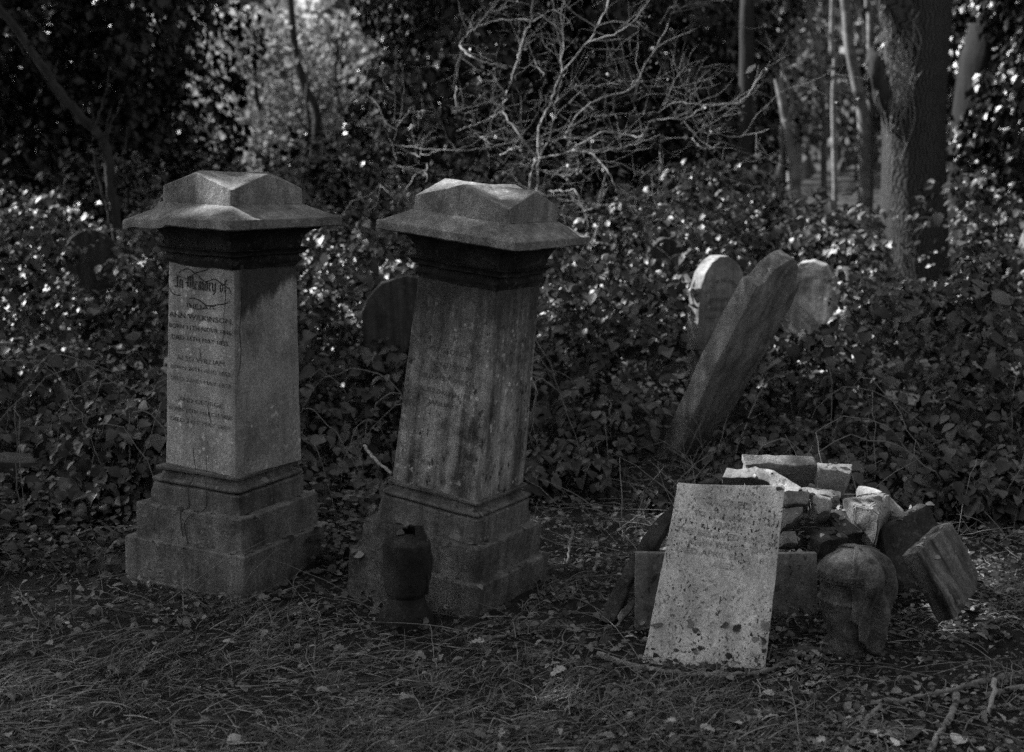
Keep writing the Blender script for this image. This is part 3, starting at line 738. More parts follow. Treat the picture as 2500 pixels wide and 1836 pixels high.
headstone(gothic(.165, .28, .46), (at(222, 700, 9.0).x, 9.0, .30), R_(20), R_(2), R_(3), .07, M['headstone_dark'], 'dark round-topped headstone among leaves beyond the left pedestal')
headstone([(-.22, -.2), (.22, -.2), (.22, .33), (.19, .40), (.12, .47), (0, .5), (-.12, .47), (-.19, .40), (-.22, .33)], (at(1005, 800, 6.6).x, 6.6, .27), R_(6), R_(0), R_(-2), .07, M['headstone_dark'], 'dark broad headstone half hidden behind the leaning pedestal')
headstone(gothic(.12, .35, .55), (at(1618, 800, 8.6).x, 8.6, .20), R_(15), R_(0), R_(2), .07, M['headstone_dark'], 'dim round-topped headstone under leaves left of the sunlit-edged stone')
headstone(gothic(.15, .5, .72), (at(2520, 800, 10.2).x, 10.2, -.02), R_(24), R_(0), R_(4), .08, M['headstone'], 'tall round-topped headstone at the far right edge')
headstone(gothic(.13, .28, .42), (at(2556, 760, 8.2).x, 8.2, .19), R_(30), R_(0), R_(10), .09, M['headstone'], 'small tilted headstone in front of the tall one at the right edge')

# kerbs and flat stones
def kerb(p, q, wd, ht, mat, label, name='kerb_stone'):
    p = Vector(p); q = Vector(q); d = (q - p).normalized(); n = Vector((-d.y, d.x, 0))
    pts = [p, q, q + n * wd, p + n * wd]; org = (p + q) / 2
    me = slab_mesh([a - org for a in pts], (0, 0, 1), ht, cuts=4, amp=.004, bev=.006, seed=p.x)
    o = set_smooth(link(name, me, mat), 50); o.location = org; return tag(o, label, 'stone', 'kerbs and flat stones round the graves')
kerb((-2.2, 5.55, .14), (-1.55, 5.62, .15), .16, .3, M['headstone_dark'], 'dark weathered kerb block left of the lettered pedestal')
kerb((-1.95, 5.15, .05), (-1.35, 5.25, .05), .12, .2, M['headstone_dark'], 'low mossy kerb in front of the dark kerb block')
kerb((-.66, 5.3, .075), (-.40, 5.28, .075), .10, .14, M['sand_right'], 'low kerb stone between the two pedestals')
kerb((gnd(185, 1400).x, gnd(185, 1400).y, .03), (gnd(298, 1398).x, gnd(298, 1398).y, .035), .1, .06, M['sand_right'], 'flat flagstone against the left foot of the lettered pedestal', 'flagstone')

# ================================================================== vegetation
def n2(x, y, sc, seed=0.):
    return np.array([mnoise.noise(Vector((a * sc + seed, b * sc - seed, seed))) for a, b in zip(x, y)])
def unit(v): return v / (np.linalg.norm(v, axis=1, keepdims=True) + 1e-9)

# ------------------------------------------------------------------ trees
def tree_parts(root, trunk_paths, mat, seg=10, name='trunk'):
    V, Fq = tube_np(trunk_paths, seg); return link(name, np_mesh(name, V, Fq), mat, root, True)
def rel(pts, o): return [Vector(p) - Vector(o) for p in pts]
def taper(n, a, b): return np.linspace(a, b, n)

IVY_MESH = {}
def ivy_mesh(kind):
    """foliage of an ivy-clad trunk: lumpy column of outward hanging leaves with hollows"""
    if kind in IVY_MESH: return IVY_MESH[kind]
    r0, H, n, sz, sd = kind
    g = np.random.default_rng(sd); z = H * g.random(n) ** .9; a = g.random(n) * 2 * math.pi
    ca, sa = np.cos(a), np.sin(a)
    lump = np.array([mnoise.noise(Vector((c * 1.7 + sd, s * 1.7, q * 1.1))) + .5 * mnoise.noise(Vector((c * 4 + sd, s * 4, q * 3))) for c, s, q in zip(ca, sa, z)])
    r = r0 * (.72 + .55 * lump) * (1 - .25 * np.clip((z / H - .8) / .2, 0, 1)) + g.normal(0, .05, n)
    r *= np.where(g.random(n) < .25, g.random(n) * .6 + .4, 1)
    P = np.stack([r * ca, r * sa, z], 1)
    out = np.stack([ca, sa, np.zeros(n)], 1)
    d = unit(out * .6 + np.array([0, 0, -.9]) + g.normal(0, .45, (n, 3))); up = unit(out + np.array([0, 0, .5]) + g.normal(0, .5, (n, 3)))
    V, Fq = scatter(LEAF_S, P, d, up, sz * (.6 + .8 * g.random(n)))
    IVY_MESH[kind] = np_mesh('foliage', V, Fq); IVY_MESH[kind].materials.append(M['ivy']); return IVY_MESH[kind]
def ivy_tree(px, Y, r0, H, n, sz, sd, label, rot=0., trunk_r=.16, lean=0.):
    x = at(px, 700, Y).x; z = float(hgt(x, Y)); root = empty('ivy_clad_tree', (x, Y, z), label, 'tree', 'ivy-clad trees of the wood', (0, lean, 0))
    pts = smooth_path([(0, 0, -.2), (.04, 0, H * .35), (-.05, .05, H * .7), (.0, 0, H * 1.1)], 4)
    tree_parts(root, [(pts, taper(len(pts), trunk_r, trunk_r * .5))], M['bark_dark'])
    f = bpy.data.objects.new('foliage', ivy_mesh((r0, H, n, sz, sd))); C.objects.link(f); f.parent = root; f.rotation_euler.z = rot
    return root
K1 = (1.15, 3.4, 11000, .085, 11); K2 = (1.5, 3.0, 13500, .09, 12); K3 = (.8, 3.4, 6000, .08, 13); K4 = (1.15, 3.3, 9000, .085, 14)
ivy_tree(-60, 13.0, *K2, 'broad ivy-covered tree at the left edge of the wood', .3)
ivy_tree(60, 14.5, *K1, 'dark ivy-covered tree behind the leaning sapling on the left', 1.2)
ivy_tree(330, 13.2, *K1, 'dark ivy-covered tree left of the bright gap, behind the lettered pedestal', 2.9)
ivy_tree(1140, 13.6, *K1, 'broad dark ivy-covered tree just right of the bright gap', 4.0)
ivy_tree(1400, 14.5, *K2, 'dark ivy-covered tree directly behind the bare shrub', 5.1)
ivy_tree(1570, 16.6, *K2, 'dark ivy-covered tree right of the bare shrub', .9)
ivy_tree(1775, 17.5, *K3, 'slender ivy-covered tree between the bare shrub and the pale saplings', 2.2)
ivy_tree(2440, 15.5, *K2, 'dark ivy-covered tree behind the two trunks at the right edge', 1.7)
ivy_tree(2640, 12.5, *K1, 'ivy-covered tree cut by the right edge of the view', 3.7)

# big bare trunk on the right
def big_tree():
    Y = 12.0; b = at(2232, 700, Y); b.z = float(hgt(b.x, Y)); root = empty('forest_tree', b, 'thick tree trunk with ridged bark and a torn limb, right of the headstones', 'tree', 'bare trunks in the wood')
    P = [Vector((b.x, Y, b.z - .2)), at(2234, 640, Y), at(2231, 400, Y), at(2233, 200, Y), at(2248, 0, Y), at(2262, -260, Y), at(2280, -900, Y), at(2250, -1700, Y)]
    P = smooth_path(rel(P, b), 8); n = len(P)
    rad = np.interp(np.linspace(0, 1, n), [0, .12, .25, .45, .6, 1], [.34, .285, .265, .262, .25, .16])
    V, Fq = tube_np([(P, rad)], 40)
    for i, v in enumerate(V):
        k = .018 * mnoise.noise(Vector((v[0] * 9, v[1] * 9, v[2] * 1.5))); V[i] += np.array([v[0] - P[0][0], v[1] - P[0][1], 0]) * k * 4
    link('trunk', np_mesh('trunk', V, Fq), M['bark'], root, True)
    lp = [at(2190, 330, Y - .1), at(2162, 250, Y - .22), at(2140, 170, Y - .25), at(2128, 120, Y - .2)]
    q = smooth_path(rel(lp, b), 5); V, Fq = tube_np([(q, np.interp(np.linspace(0, 1, len(q)), [0, .4, .8, 1], [.05, .075, .07, .03]))], 12)
    V += np.random.default_rng(3).normal(0, .008, V.shape); link('torn_limb', np_mesh('torn_limb', V, Fq), M['bark_dark'], root, True)
    lp = [at(2215, 120, Y - .1), at(2190, 30, Y - .2), at(2150, -60, Y - .2), at(2080, -220, Y), at(1900, -600, Y + .3)]
    q = smooth_path(rel(lp, b), 5); V, Fq = tube_np([(q, taper(len(q), .16, .07))], 14); link('limb', np_mesh('limb', V, Fq), M['bark'], root, True)
    g = np.random.default_rng(9); ps = []
    for i in range(46):                                   # old ivy stems up the trunk's left side
        x0 = 2150 + g.random() * 70; y0 = 30 + g.random() * 270; L = 60 + g.random() * 190
        pts = [at(x0 + 40 * g.random() - 10 + t * (-20 + 26 * g.random()) + g.normal(0, 4), y0 - 60 + L * t, Y - .27 - .04 * g.random()) for t in (0, .3, .6, 1)]
        q = smooth_path(rel(pts, b), 4); ps.append((q, taper(len(q), .006, .003)))
    V, Fq = tube_np(ps, 5); o = link('ivy_stem', np_mesh('ivy_stem', V, Fq), M['twig'], root, True); o['kind'] = 'stuff'
    pts = [at(a, c, Y - .33) for a, c in ((2135, 108), (2140, 88), (2152, 75), (2166, 73), (2164, 90), (2150, 104))]
    me = slab_mesh(rel(pts, b), (-.3, -.9, .2), .03, cuts=2, amp=.01, bev=.003); link('torn_wood', me, M['pale_leaf'], root)
    return root
big_tree()
def trunk(px_pts, Y, r0, r1, mat, label, name='sapling', group='slender trees of the wood', branches=(), seg=8, wob=0., top=None):
    P = [at(a, c, Y) for a, c in px_pts]; b = P[0].copy(); b.z = float(hgt(b.x, Y)) - .05; P = [b] + P[0 if P[0].z > b.z + .05 else 1:]
    if top: P.append(P[-1] + Vector(top))
    root = empty(name, b, label, 'tree', group); q = smooth_path(rel(P, b), 5, wob, int(px_pts[0][0])); V, Fq = tube_np([(q, taper(len(q), r0, r1))], seg)
    link('trunk', np_mesh('trunk', V, Fq), mat, root, True)
    for br in branches:
        q = smooth_path(rel([at(a, c, Y - .02) for a, c in br[0]], b), 5, wob, 5); V, Fq = tube_np([(q, taper(len(q), br[1], br[1] * .5))], 6); link('branch', np_mesh('branch', V, Fq), mat, root, True)
    return root
def Z4(x, y): return 1700 + x / 2.36, y / 2.36
def Z2(x, y): return 500 + x / 2.753, y / 2.753
def ZL(x, y): return x / 2.753, y / 2.753
trunk([Z4(1600, 1700), Z4(1590, 1000), Z4(1640, 400), Z4(1730, 0)], 13.6, .24, .18, M['bark_black'], 'dark leaning trunk close behind the thick trunk on the right', 'forest_tree', 'bare trunks in the wood', top=(.6, 0, 4), seg=16)
trunk([Z4(600, 1420), Z4(590, 1250), Z4(570, 1080), Z4(545, 880), Z4(518, 700), Z4(495, 570), Z4(470, 450)], 13.0, .055, .04, M['bark_pale'], 'pale leaning sapling with a forked top, above the small striped headstone', branches=[([Z4(518, 700), Z4(552, 600), Z4(530, 500), Z4(512, 430)], .03)])
trunk([Z4(968, 1160), Z4(966, 900), Z4(962, 680), Z4(940, 560), Z4(905, 380), Z4(880, 250), Z4(866, 80), Z4(850, -200)], 15.0, .075, .045, M['bark_pale'], 'sunlit pale trunk bending left, just left of the thick trunk', top=(-.2, 0, 3), seg=12)
trunk([Z4(1000, 1100), Z4(1004, 600), Z4(1000, 380), Z4(1002, 80), Z4(990, -150)], 16.5, .045, .04, M['bark_pale'], 'straight thin pale trunk between the bending trunk and the thick trunk', top=(0, 0, 3))
trunk([Z4(276, 1330), Z4(278, 1000), Z4(282, 800), Z4(290, 300), Z4(300, -100)], 13.0, .075, .06, M['bark_dark'], 'dark upright trunk with a lit left edge, right of the bare shrub', top=(.1, 0, 3), seg=12)
trunk([Z4(487, 1250), Z4(487, 1000), Z4(491, 760), Z4(500, 300)], 13.6, .022, .018, M['bark_pale'], 'very thin upright stem left of the pale leaning sapling')
trunk([Z4(735, 1150), Z4(735, 900), Z4(738, 760), Z4(720, 500), Z4(690, 260), Z4(640, 60)], 17.0, .04, .03, M['bark_pale'], 'faint thin tree midway between the forked sapling and the bending trunk', branches=[([Z4(735, 810), Z4(705, 775)], .02), ([Z4(725, 560), Z4(800, 430), Z4(900, 405)], .02)], top=(-.3, 0, 2))
trunk([Z4(800, 1100), Z4(790, 600), Z4(800, 330), Z4(780, 170)], 19.0, .04, .03, M['bark_pale'], 'faint far stem just left of the bending pale trunk', branches=[([Z4(795, 300), Z4(740, 150), Z4(640, 60)], .02)], top=(0, 0, 3))
trunk([Z4(560, 1200), Z4(570, 700), Z4(575, 300), Z4(560, 0)], 22.0, .12, .1, M['bark_pale'], 'hazy pale far trunk behind the forked sapling', top=(0, 0, 4))
trunk([Z4(60, 1200), Z4(70, 500), Z4(60, 100)], 16.0, .06, .05, M['bark_dark'], 'dim trunk at the right fringe of the bare shrub', top=(0, 0, 3))
trunk([Z2(740, 1100), Z2(748, 900), Z2(755, 800), Z2(735, 700), Z2(665, 560), Z2(610, 330), Z2(575, 0)], 18.0, .062, .04, M['bark_dark'], 'slim dark tree curving left up through the bright gap', branches=[([Z2(755, 800), Z2(820, 720), Z2(880, 630)], .025), ([Z2(742, 720), Z2(770, 620)], .018)], top=(-.1, 0, 2))
trunk([Z2(675, 1120), Z2(690, 950), Z2(705, 870), Z2(685, 690), Z2(690, 560)], 17.0, .035, .018, M['bark_dark'], 'small dark forked tree low in the bright gap', branches=[([Z2(700, 890), Z2(650, 820), Z2(610, 750)], .02)])
def leaning_tree():
    r = trunk([ZL(785, 1540), ZL(755, 1300), ZL(728, 1080), ZL(705, 960), ZL(660, 900), ZL(560, 800), ZL(420, 640), ZL(280, 440), ZL(130, 220), ZL(0, 60), ZL(-200, -200)], 9.5, .038, .024, M['bark_dark'], 'dark sapling bent sharply to the upper left, behind the lettered pedestal',
        branches=[([ZL(640, 880), ZL(622, 760), ZL(614, 680)], .008), ([ZL(705, 960), ZL(720, 850), ZL(745, 720)], .01), ([ZL(640, 860), ZL(690, 690), ZL(725, 560), ZL(735, 470)], .009), ([ZL(712, 980), ZL(740, 850), ZL(800, 720), ZL(862, 580)], .01),
                  ([ZL(735, 550), ZL(770, 520), ZL(803, 470)], .006), ([ZL(770, 1250), ZL(800, 1120), ZL(850, 960), ZL(860, 850)], .009), ([ZL(640, 900), ZL(610, 980), ZL(580, 1030)], .010), ([ZL(700, 1000), ZL(640, 1020), ZL(668, 1120)], .014), ([ZL(745, 1500), ZL(705, 1330), ZL(660, 1180), ZL(635, 1000)], .012),
                  ([ZL(440, 740), ZL(350, 600), ZL(300, 540)], .006), ([ZL(200, 300), ZL(215, 270), ZL(265, 215)], .009), ([ZL(170, 370), ZL(110, 280), ZL(50, 225)], .006), ([ZL(265, 410), ZL(300, 320), ZL(330, 200)], .006), ([ZL(360, 560), ZL(375, 460), ZL(390, 400)], .006), ([ZL(770, 1250), ZL(930, 1130), ZL(1020, 1080), ZL(1045, 1020)], .006)], wob=.004)
leaning_tree()

# ------------------------------------------------------------------ bare shrub behind the leaning pedestal
def bare_shrub():
    def Z(x, y): return 900 + x / 2.25, y / 2.25
    g = np.random.default_rng(21); Y0 = 8.4
    base = at(*Z(880, 1080), Y0); base.z = float(hgt(base.x, Y0)); root = empty('bare_shrub', base, 'sprawling leafless shrub with pale tangled branches behind the leaning pedestal', 'shrub')
    mains = [([(880, 1250), (870, 1100), (900, 930), (915, 860)], .020), ([(900, 1250), (930, 1000), (930, 860), (935, 700), (1000, 560), (1060, 400), (1210, 220), (1310, 20), (1380, -200)], .016),
        ([(915, 860), (840, 760), (735, 615)], .020), ([(735, 615), (760, 500), (820, 330), (860, 180), (890, 120), (905, -60)], .011), ([(735, 615), (640, 660), (560, 690), (480, 720)], .009),
        ([(1210, 230), (1400, 160), (1530, 20), (1600, -80)], .009), ([(1075, 755), (1110, 690), (1180, 600), (1300, 530), (1440, 490), (1540, 320), (1650, 130), (1690, 0)], .011), ([(1440, 490), (1370, 400)], .008), ([(1440, 470), (1480, 440), (1550, 505)], .006),
        ([(1000, 775), (1070, 762), (1130, 760)], .009), ([(930, 870), (1080, 835), (1280, 730), (1400, 735), (1500, 745), (1560, 665), (1740, 650), (1840, 580)], .012), ([(1800, 650), (1890, 710), (1980, 750), (2090, 740), (2200, 710)], .006),
        ([(1840, 580), (1950, 575), (2050, 550), (2130, 440), (2210, 330)], .008), ([(1090, 835), (1290, 830), (1430, 800), (1600, 740)], .008), ([(500, 250), (560, 310), (650, 345), (760, 375)], .016), ([(500, 250), (560, 170), (700, 110), (890, 110)], .007),
        ([(0, 740), (60, 775), (160, 800), (300, 815), (560, 825), (700, 800), (830, 770)], .008), ([(160, 800), (240, 845), (300, 850), (400, 820)], .007), ([(1180, 830), (1250, 870), (1330, 970), (1365, 1060)], .011), ([(990, 1050), (1060, 1050), (1140, 1048), (1180, 1165), (1230, 1200), (1300, 1215), (1350, 1200)], .012),
        ([(1180, 1165), (1280, 1125), (1380, 1130), (1450, 1145), (1520, 1230), (1500, 1310)], .008), ([(1270, 1190), (1230, 1340), (1215, 1450), (1250, 1560)], .007), ([(720, 850), (790, 820), (830, 805)], .012), ([(580, 720), (610, 750), (650, 765)], .01), ([(1600, 740), (1595, 1000), (1570, 1140)], .004),
        ([(1060, 400), (1065, 200), (1060, 60), (1080, 0)], .008), ([(900, 930), (1000, 730), (1040, 500), (1090, 370)], .01), ([(900, 120), (1000, 60), (1060, 50)], .006), ([(1780, 760), (1810, 800), (1880, 818), (1930, 780)], .008), ([(140, 770), (170, 680), (230, 590)], .006),
        ([(480, 470), (480, 590), (540, 620), (600, 600)], .007), ([(1590, 620), (1700, 560), (1850, 575), (2060, 560)], .006), ([(870, 220), (910, 330), (960, 420)], .007), ([(960, 940), (1000, 945), (1090, 965), (1150, 930)], .009), ([(260, 960), (180, 1080), (150, 1150)], .006), ([(200, 1010), (220, 1150)], .006), ([(60, 1010), (130, 1080)], .006), ([(320, 900), (315, 1000)], .007)]
    paths = []; seeds = []
    for pts, r in mains:
        y = Y0 + g.normal(0, .18); k = len(pts)
        P = [at(*Z(a, c), y + .12 * math.sin(i * 1.3 + y * 30)) - base for i, (a, c) in enumerate(pts)]
        q = smooth_path(P, 6, .004, len(paths)); paths.append((q, taper(len(q), r * .36, r * .22))); seeds += [(q[i], q[min(i + 1, len(q) - 1)] - q[i], r) for i in range(0, len(q) - 1, 2)]
    V, Fq = tube_np(paths, 7); link('branch', np_mesh('branch', V, Fq), M['twig_pale'], root, True)
    tw = []
    def grow(p, d, L, r, depth):
        n = max(3, int(L / .05)); pts = [p]; d = d / (np.linalg.norm(d) + 1e-9)
        for i in range(n):
            d = d + g.normal(0, .19, 3) + np.array([0, 0, .02]); d /= np.linalg.norm(d); pts.append(pts[-1] + d * L / n)
        tw.append((np.array(pts), taper(len(pts), r, r * .4)))
        if depth:
            for _ in range(g.integers(1, 4)):
                i = g.integers(1, len(pts) - 1); grow(pts[i], d + g.normal(0, .8, 3), L * (.35 + .4 * g.random()), r * .7, depth - 1)
    for i in range(190):
        p, d, r = seeds[g.integers(len(seeds))]; grow(np.array(p), np.array(d) * 3 + g.normal(0, .1, 3) * 1.2, .15 + .4 * g.random(), .0016, 2)
    V, Fq = tube_np(tw, 4); o = link('twigs', np_mesh('twigs', V, Fq), M['twig'], root, True); o['kind'] = 'stuff'
    n = 800; pk = [tw[i][0][-1] for i in g.integers(0, len(tw), n)]; P = np.array(pk) + g.normal(0, .05, (n, 3))
    V, Fq = scatter(LEAF_S, P, unit(g.normal(0, 1, (n, 3)) + np.array([0, 0, -.5])), rvec(n), .012 + .02 * g.random(n)); o = link('buds', np_mesh('buds', V, Fq), M['bramble'], root); o['kind'] = 'stuff'
    q = [at(*Z4(a, c), 8.3) - base for a, c in ((282, 420), (300, 385), (345, 368), (340, 385), (310, 415))]
    link('caught_leaf', slab_mesh(q, (-.2, -.9, .3), .002, cuts=1, amp=.002, bev=.0005), M['pale_leaf'], root)
bare_shrub()

# ------------------------------------------------------------------ brambles
CLEAR = [(1685, 1850, 850, 7.3, 1.), (1915, 2040, 800, 8.0, .97), (160, 295, 700, 9.1, .85), (1580, 1660, 700, 8.7, .6), (2420, 2500, 720, 10.3, .8), (2135, 2335, 680, 12.2, .93)]
def clear_mask(P):
    px, py = px_of(P[:, 0], P[:, 1], P[:, 2]); keep = np.ones(len(P), bool); u = rng.random(len(P))
    for a, b, yl, Ym, pr in CLEAR: keep &= ~((px > a) & (px < b) & (py < yl) & (P[:, 1] < Ym) & (u < pr))
    t = np.clip((1165 - py) / 545, -.05, 1.05); ax = 1605 + t * 330
    keep &= ~((np.abs(px - ax) < 100 - 25 * t) & (py > 600) & (py < 1190) & (P[:, 1] < 6.6))
    return keep
def bramble_h(x, y):
    edge = 5.22 + .25 * np.sin(x * 2.1 + 1) + .15 * np.sin(x * 5.3)
    t = np.clip((y - edge) / 2.3, 0, 1); t = t * t * (3 - 2 * t)
    h = (.10 + .55 * t) * (y > edge - .12)
    h = h * (1 + .5 * np.sin(x * 3.3 + y * 1.7) * np.sin(y * 2.9 - x * .8)) + .12 * np.clip((y - 8) / 3, 0, 1)
    return h
def bramble(n, x0, x1, y0, y1, size, name, label, mat, extra=0.):
    x = x0 + (x1 - x0) * rng.random(n); y = y0 + (y1 - y0) * rng.random(n) ** 1.25
    x = x * (.35 + .65 * y / y1)                                      # no wider than the view needs near the camera
    h = bramble_h(x, y) * (1 + .35 * n2(x, y, 1.6, 2)) + extra; ok = (h > .06) & (n2(x, y, 2.6, 6) > -.62 + .25 * rng.random(n)); x, y, h = x[ok], y[ok], h[ok]
    m = len(x); z = hgt(x, y) + h * (1 - .75 * rng.random(m) ** 2.2) + rng.normal(0, .03, m)
    az = rng.random(m) * 2 * math.pi; d = np.stack([np.cos(az), np.sin(az) - .35, -.25 - .7 * rng.random(m)], 1); d = unit(d)
    P = np.stack([x, y, z], 1); k = clear_mask(P); P, d = P[k], d[k]; m = len(P)
    side = unit(np.cross(d, np.array([0, 0, 1.])))
    Ps, Ds, Us, Ss = [], [], [], []
    base = size * (.45 + .85 * rng.random(m) ** 1.6); up = unit(np.array([0, -.15, 1.]) + rng.normal(0, .5, (m, 3)))
    for sgn, f in ((0, 1.15), (1, .85), (-1, .85)):
        dd = unit(d + side * sgn * 1.0 + rng.normal(0, .22, (m, 3))); Ps.append(P + dd * .012 + d * (.02 if sgn == 0 else 0)); Ds.append(dd); Us.append(unit(up + rng.normal(0, .25, (m, 3)))); Ss.append(base * f * (.85 + .3 * rng.random(m)))
    V, Fq = scatter(LEAF, np.concatenate(Ps), np.concatenate(Ds), np.concatenate(Us), np.concatenate(Ss))
    o = link(name, np_mesh(name, V, Fq), mat, None, True); tag(o, label, 'brambles', None, 'stuff'); return P
PB = bramble(33000, -4.6, 5.2, 5.1, 11.0, .057, 'bramble_thicket', 'low thicket of broad bramble leaves filling the ground behind all the stones', M['bramble'])
# arching canes inside the thicket
def canes(n, name, label, mat, r, idx, spread=.7, zr=.5):
    ps = []; g = np.random.default_rng(5)
    for i in range(n):
        p = PB[g.integers(len(PB))]; a = g.random() * 6.28; L = .3 + spread * g.random(); dx, dy = math.cos(a) * L, math.sin(a) * L * .5
        z0 = float(hgt(p[0], p[1])); pts = [(p[0], p[1], z0), (p[0] + dx * .3, p[1] + dy * .3, z0 + zr * (.5 + .6 * g.random())), (p[0] + dx * .75, p[1] + dy * .7, z0 + zr * (.6 + .7 * g.random())), (p[0] + dx * 1.1, p[1] + dy, z0 + zr * .3 * g.random())]
        q = smooth_path(pts, 5, .006, i)
        if not clear_mask(q[5:]).all(): continue
        ps.append((q, taper(len(q), r * (.6 + .8 * g.random()), r * .4)))
    V, Fq = tube_np(ps, 5); o = link(name, np_mesh(name, V, Fq), mat, None, True); return tag(o, label, 'brambles', None, 'stuff')
canes(260, 'bramble_canes', 'thin arching bramble canes tangled through the leaf thicket', M['twig'], .0026, 0, .5, .4)
# taller shrub by the big trunk, bright bushes, sprig
def leaf_bush(name, c, rx, ry, rz, n, size, label, mat, cat='shrub', sd=1, stems=6, group=None):
    g = np.random.default_rng(sd); root = empty(name, c, label, cat, group)
    q = unit(g.normal(0, 1, (n, 3))); q[:, 2] = np.abs(q[:, 2]); rr = (.45 + .6 * g.random(n) ** .5)
    lum = 1 + .45 * np.array([mnoise.noise(Vector(v * 2.3) + Vector((sd, 0, 0))) for v in q]); P = q * rr[:, None] * lum[:, None] * np.array([rx, ry, rz])
    k = clear_mask(P + np.array(c)); P, q = P[k], q[k]; n = len(P)
    V, Fq = scatter(LEAF, P, unit(q * .7 + np.array([0, 0, -.5]) + g.normal(0, .5, (n, 3))), unit(q + np.array([0, 0, .8]) + g.normal(0, .4, (n, 3))), size * (.5 + .9 * g.random(n)))
    link('foliage', np_mesh('foliage', V, Fq), mat, root, True)
    ps = []
    for i in range(stems):
        e = P[g.integers(n)]; s = smooth_path([(e[0] * .1, e[1] * .1, -.05), (e[0] * .5, e[1] * .5, e[2] * .6), tuple(e)], 5, .004, i); ps.append((s, taper(len(s), .008, .003)))
    V, Fq = tube_np(ps, 5); link('stems', np_mesh('stems', V, Fq), M['twig_dark'], root, True); return root
def bz(px, py, Y): p = at(px, py, Y); return (p.x, p.y, float(hgt(p.x, p.y)))
BG = 'leafy bushes under the trees'
leaf_bush('leafy_bush', bz(2040, 600, 9.6), .42, .4, .80, 1500, .085, 'glossy bush with sunlit leaves left of the thick trunk', M['bramble'], sd=3, group=BG)
leaf_bush('leafy_bush', bz(2470, 600, 10.5), .4, .4, .5, 1500, .085, 'dark bush at the foot of the trunks on the right edge', M['bramble'], sd=4, group=BG)
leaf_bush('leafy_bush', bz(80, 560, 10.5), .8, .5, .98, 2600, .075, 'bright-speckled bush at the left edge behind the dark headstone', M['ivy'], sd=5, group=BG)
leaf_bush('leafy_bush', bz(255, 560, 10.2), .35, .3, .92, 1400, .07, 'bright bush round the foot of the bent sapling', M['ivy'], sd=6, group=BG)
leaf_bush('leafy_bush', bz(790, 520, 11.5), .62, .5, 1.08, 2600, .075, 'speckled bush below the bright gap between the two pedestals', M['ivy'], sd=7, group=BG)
leaf_bush('leafy_bush', bz(1480, 560, 9.8), .4, .35, .82, 1400, .075, 'bush of larger drooping leaves below the right side of the bare shrub', M['bramble'], sd=8, group=BG)
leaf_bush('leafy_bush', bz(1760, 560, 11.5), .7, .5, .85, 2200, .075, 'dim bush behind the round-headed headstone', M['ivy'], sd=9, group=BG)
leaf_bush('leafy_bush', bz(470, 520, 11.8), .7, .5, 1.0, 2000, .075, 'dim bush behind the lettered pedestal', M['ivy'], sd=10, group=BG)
def sprig():
    Y = 8.8; b = at(2200, 730, Y); root = empty('leaf_sprig', b, 'young shoot with broad paired leaves in front of the thick trunk', 'shrub')
    P = [at(*q, Y) for q in ((2200, 760), (2205, 690), (2222, 620), (2245, 570), (2285, 520))]; q = smooth_path(rel(P, b), 4); V, Fq = tube_np([(q, taper(len(q), .005, .003))], 5); link('stem', np_mesh('stem', V, Fq), M['twig'], root, True)
    g = np.random.default_rng(2); L = [(2290, 520), (2275, 535), (2235, 560), (2250, 555), (2222, 590), (2232, 600), (2215, 605), (2195, 640), (2180, 650), (2195, 665), (2210, 690), (2225, 700), (2250, 690), (2190, 700)]
    Pp = np.array([list(at(a, c, Y - .03) - b) for a, c in L]); n = len(L); d = unit(g.normal(0, .6, (n, 3)) + np.array([-.3, -.4, -.3]))
    V, Fq = scatter(LEAF, Pp, d, unit(np.array([-.2, -.2, 1]) + g.normal(0, .3, (n, 3))), .09 + .05 * g.random(n)); link('leaves', np_mesh('leaves', V, Fq), M['bramble'], root, True)
sprig()

# ------------------------------------------------------------------ far wood
def far_wood():
    g = np.random.default_rng(31); n = 26000
    x = (g.random(n) - .5) * 46; y = 23 + 17 * g.random(n); zt = 7.0 + 1.5 * np.sin(x * .7) + np.sin(x * 1.9)
    gap = np.exp(-((x / y - (-.143)) / .026) ** 2); zt = zt * (1 - gap) + gap * (1.9 + .8 * g.random(n))
    z = zt * g.random(n) ** .85
    P = np.stack([x, y, z], 1)
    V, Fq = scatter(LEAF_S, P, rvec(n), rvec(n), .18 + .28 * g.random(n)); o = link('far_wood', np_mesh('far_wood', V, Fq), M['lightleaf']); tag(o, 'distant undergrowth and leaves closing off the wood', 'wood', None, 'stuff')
far_wood()
def light_tree(px, Y, H, cr, n, sz, label, sd, zlo=.15, mat='lightleaf'):
    g = np.random.default_rng(sd); x = at(px, 700, Y).x; root = empty('leafy_tree', (x, Y, float(hgt(x, Y))), label, 'tree', 'light leafy trees beyond the gap')
    t = smooth_path([(0, 0, -.1), (.05, 0, H * .3), (-.08, 0, H * .6), (0, 0, H)], 4); br = [(t, taper(len(t), .05, .02))]
    cl = []
    for i in range(22):
        a = g.random() * 6.28; zz = H * (zlo + (1 - zlo) * g.random()); r = cr * (.3 + .7 * g.random()); e = (math.cos(a) * r, math.sin(a) * r, zz); s = smooth_path([(0, 0, zz * .75), (e[0] * .5, e[1] * .5, zz * .9), e], 4); br.append((s, taper(len(s), .015, .005))); cl.append(e)
    tree_parts(root, br, M['bark_dark'], 6)
    c = np.array(cl)[g.integers(0, len(cl), n)] + g.normal(0, cr * .22, (n, 3)); c[:, 2] = np.maximum(c[:, 2], .1)
    V, Fq = scatter(LEAF_S, c, unit(g.normal(0, 1, (n, 3)) + np.array([0, 0, -.4])), rvec(n), sz * (.6 + .8 * g.random(n))); link('crown', np_mesh('crown', V, Fq), M[mat], root)
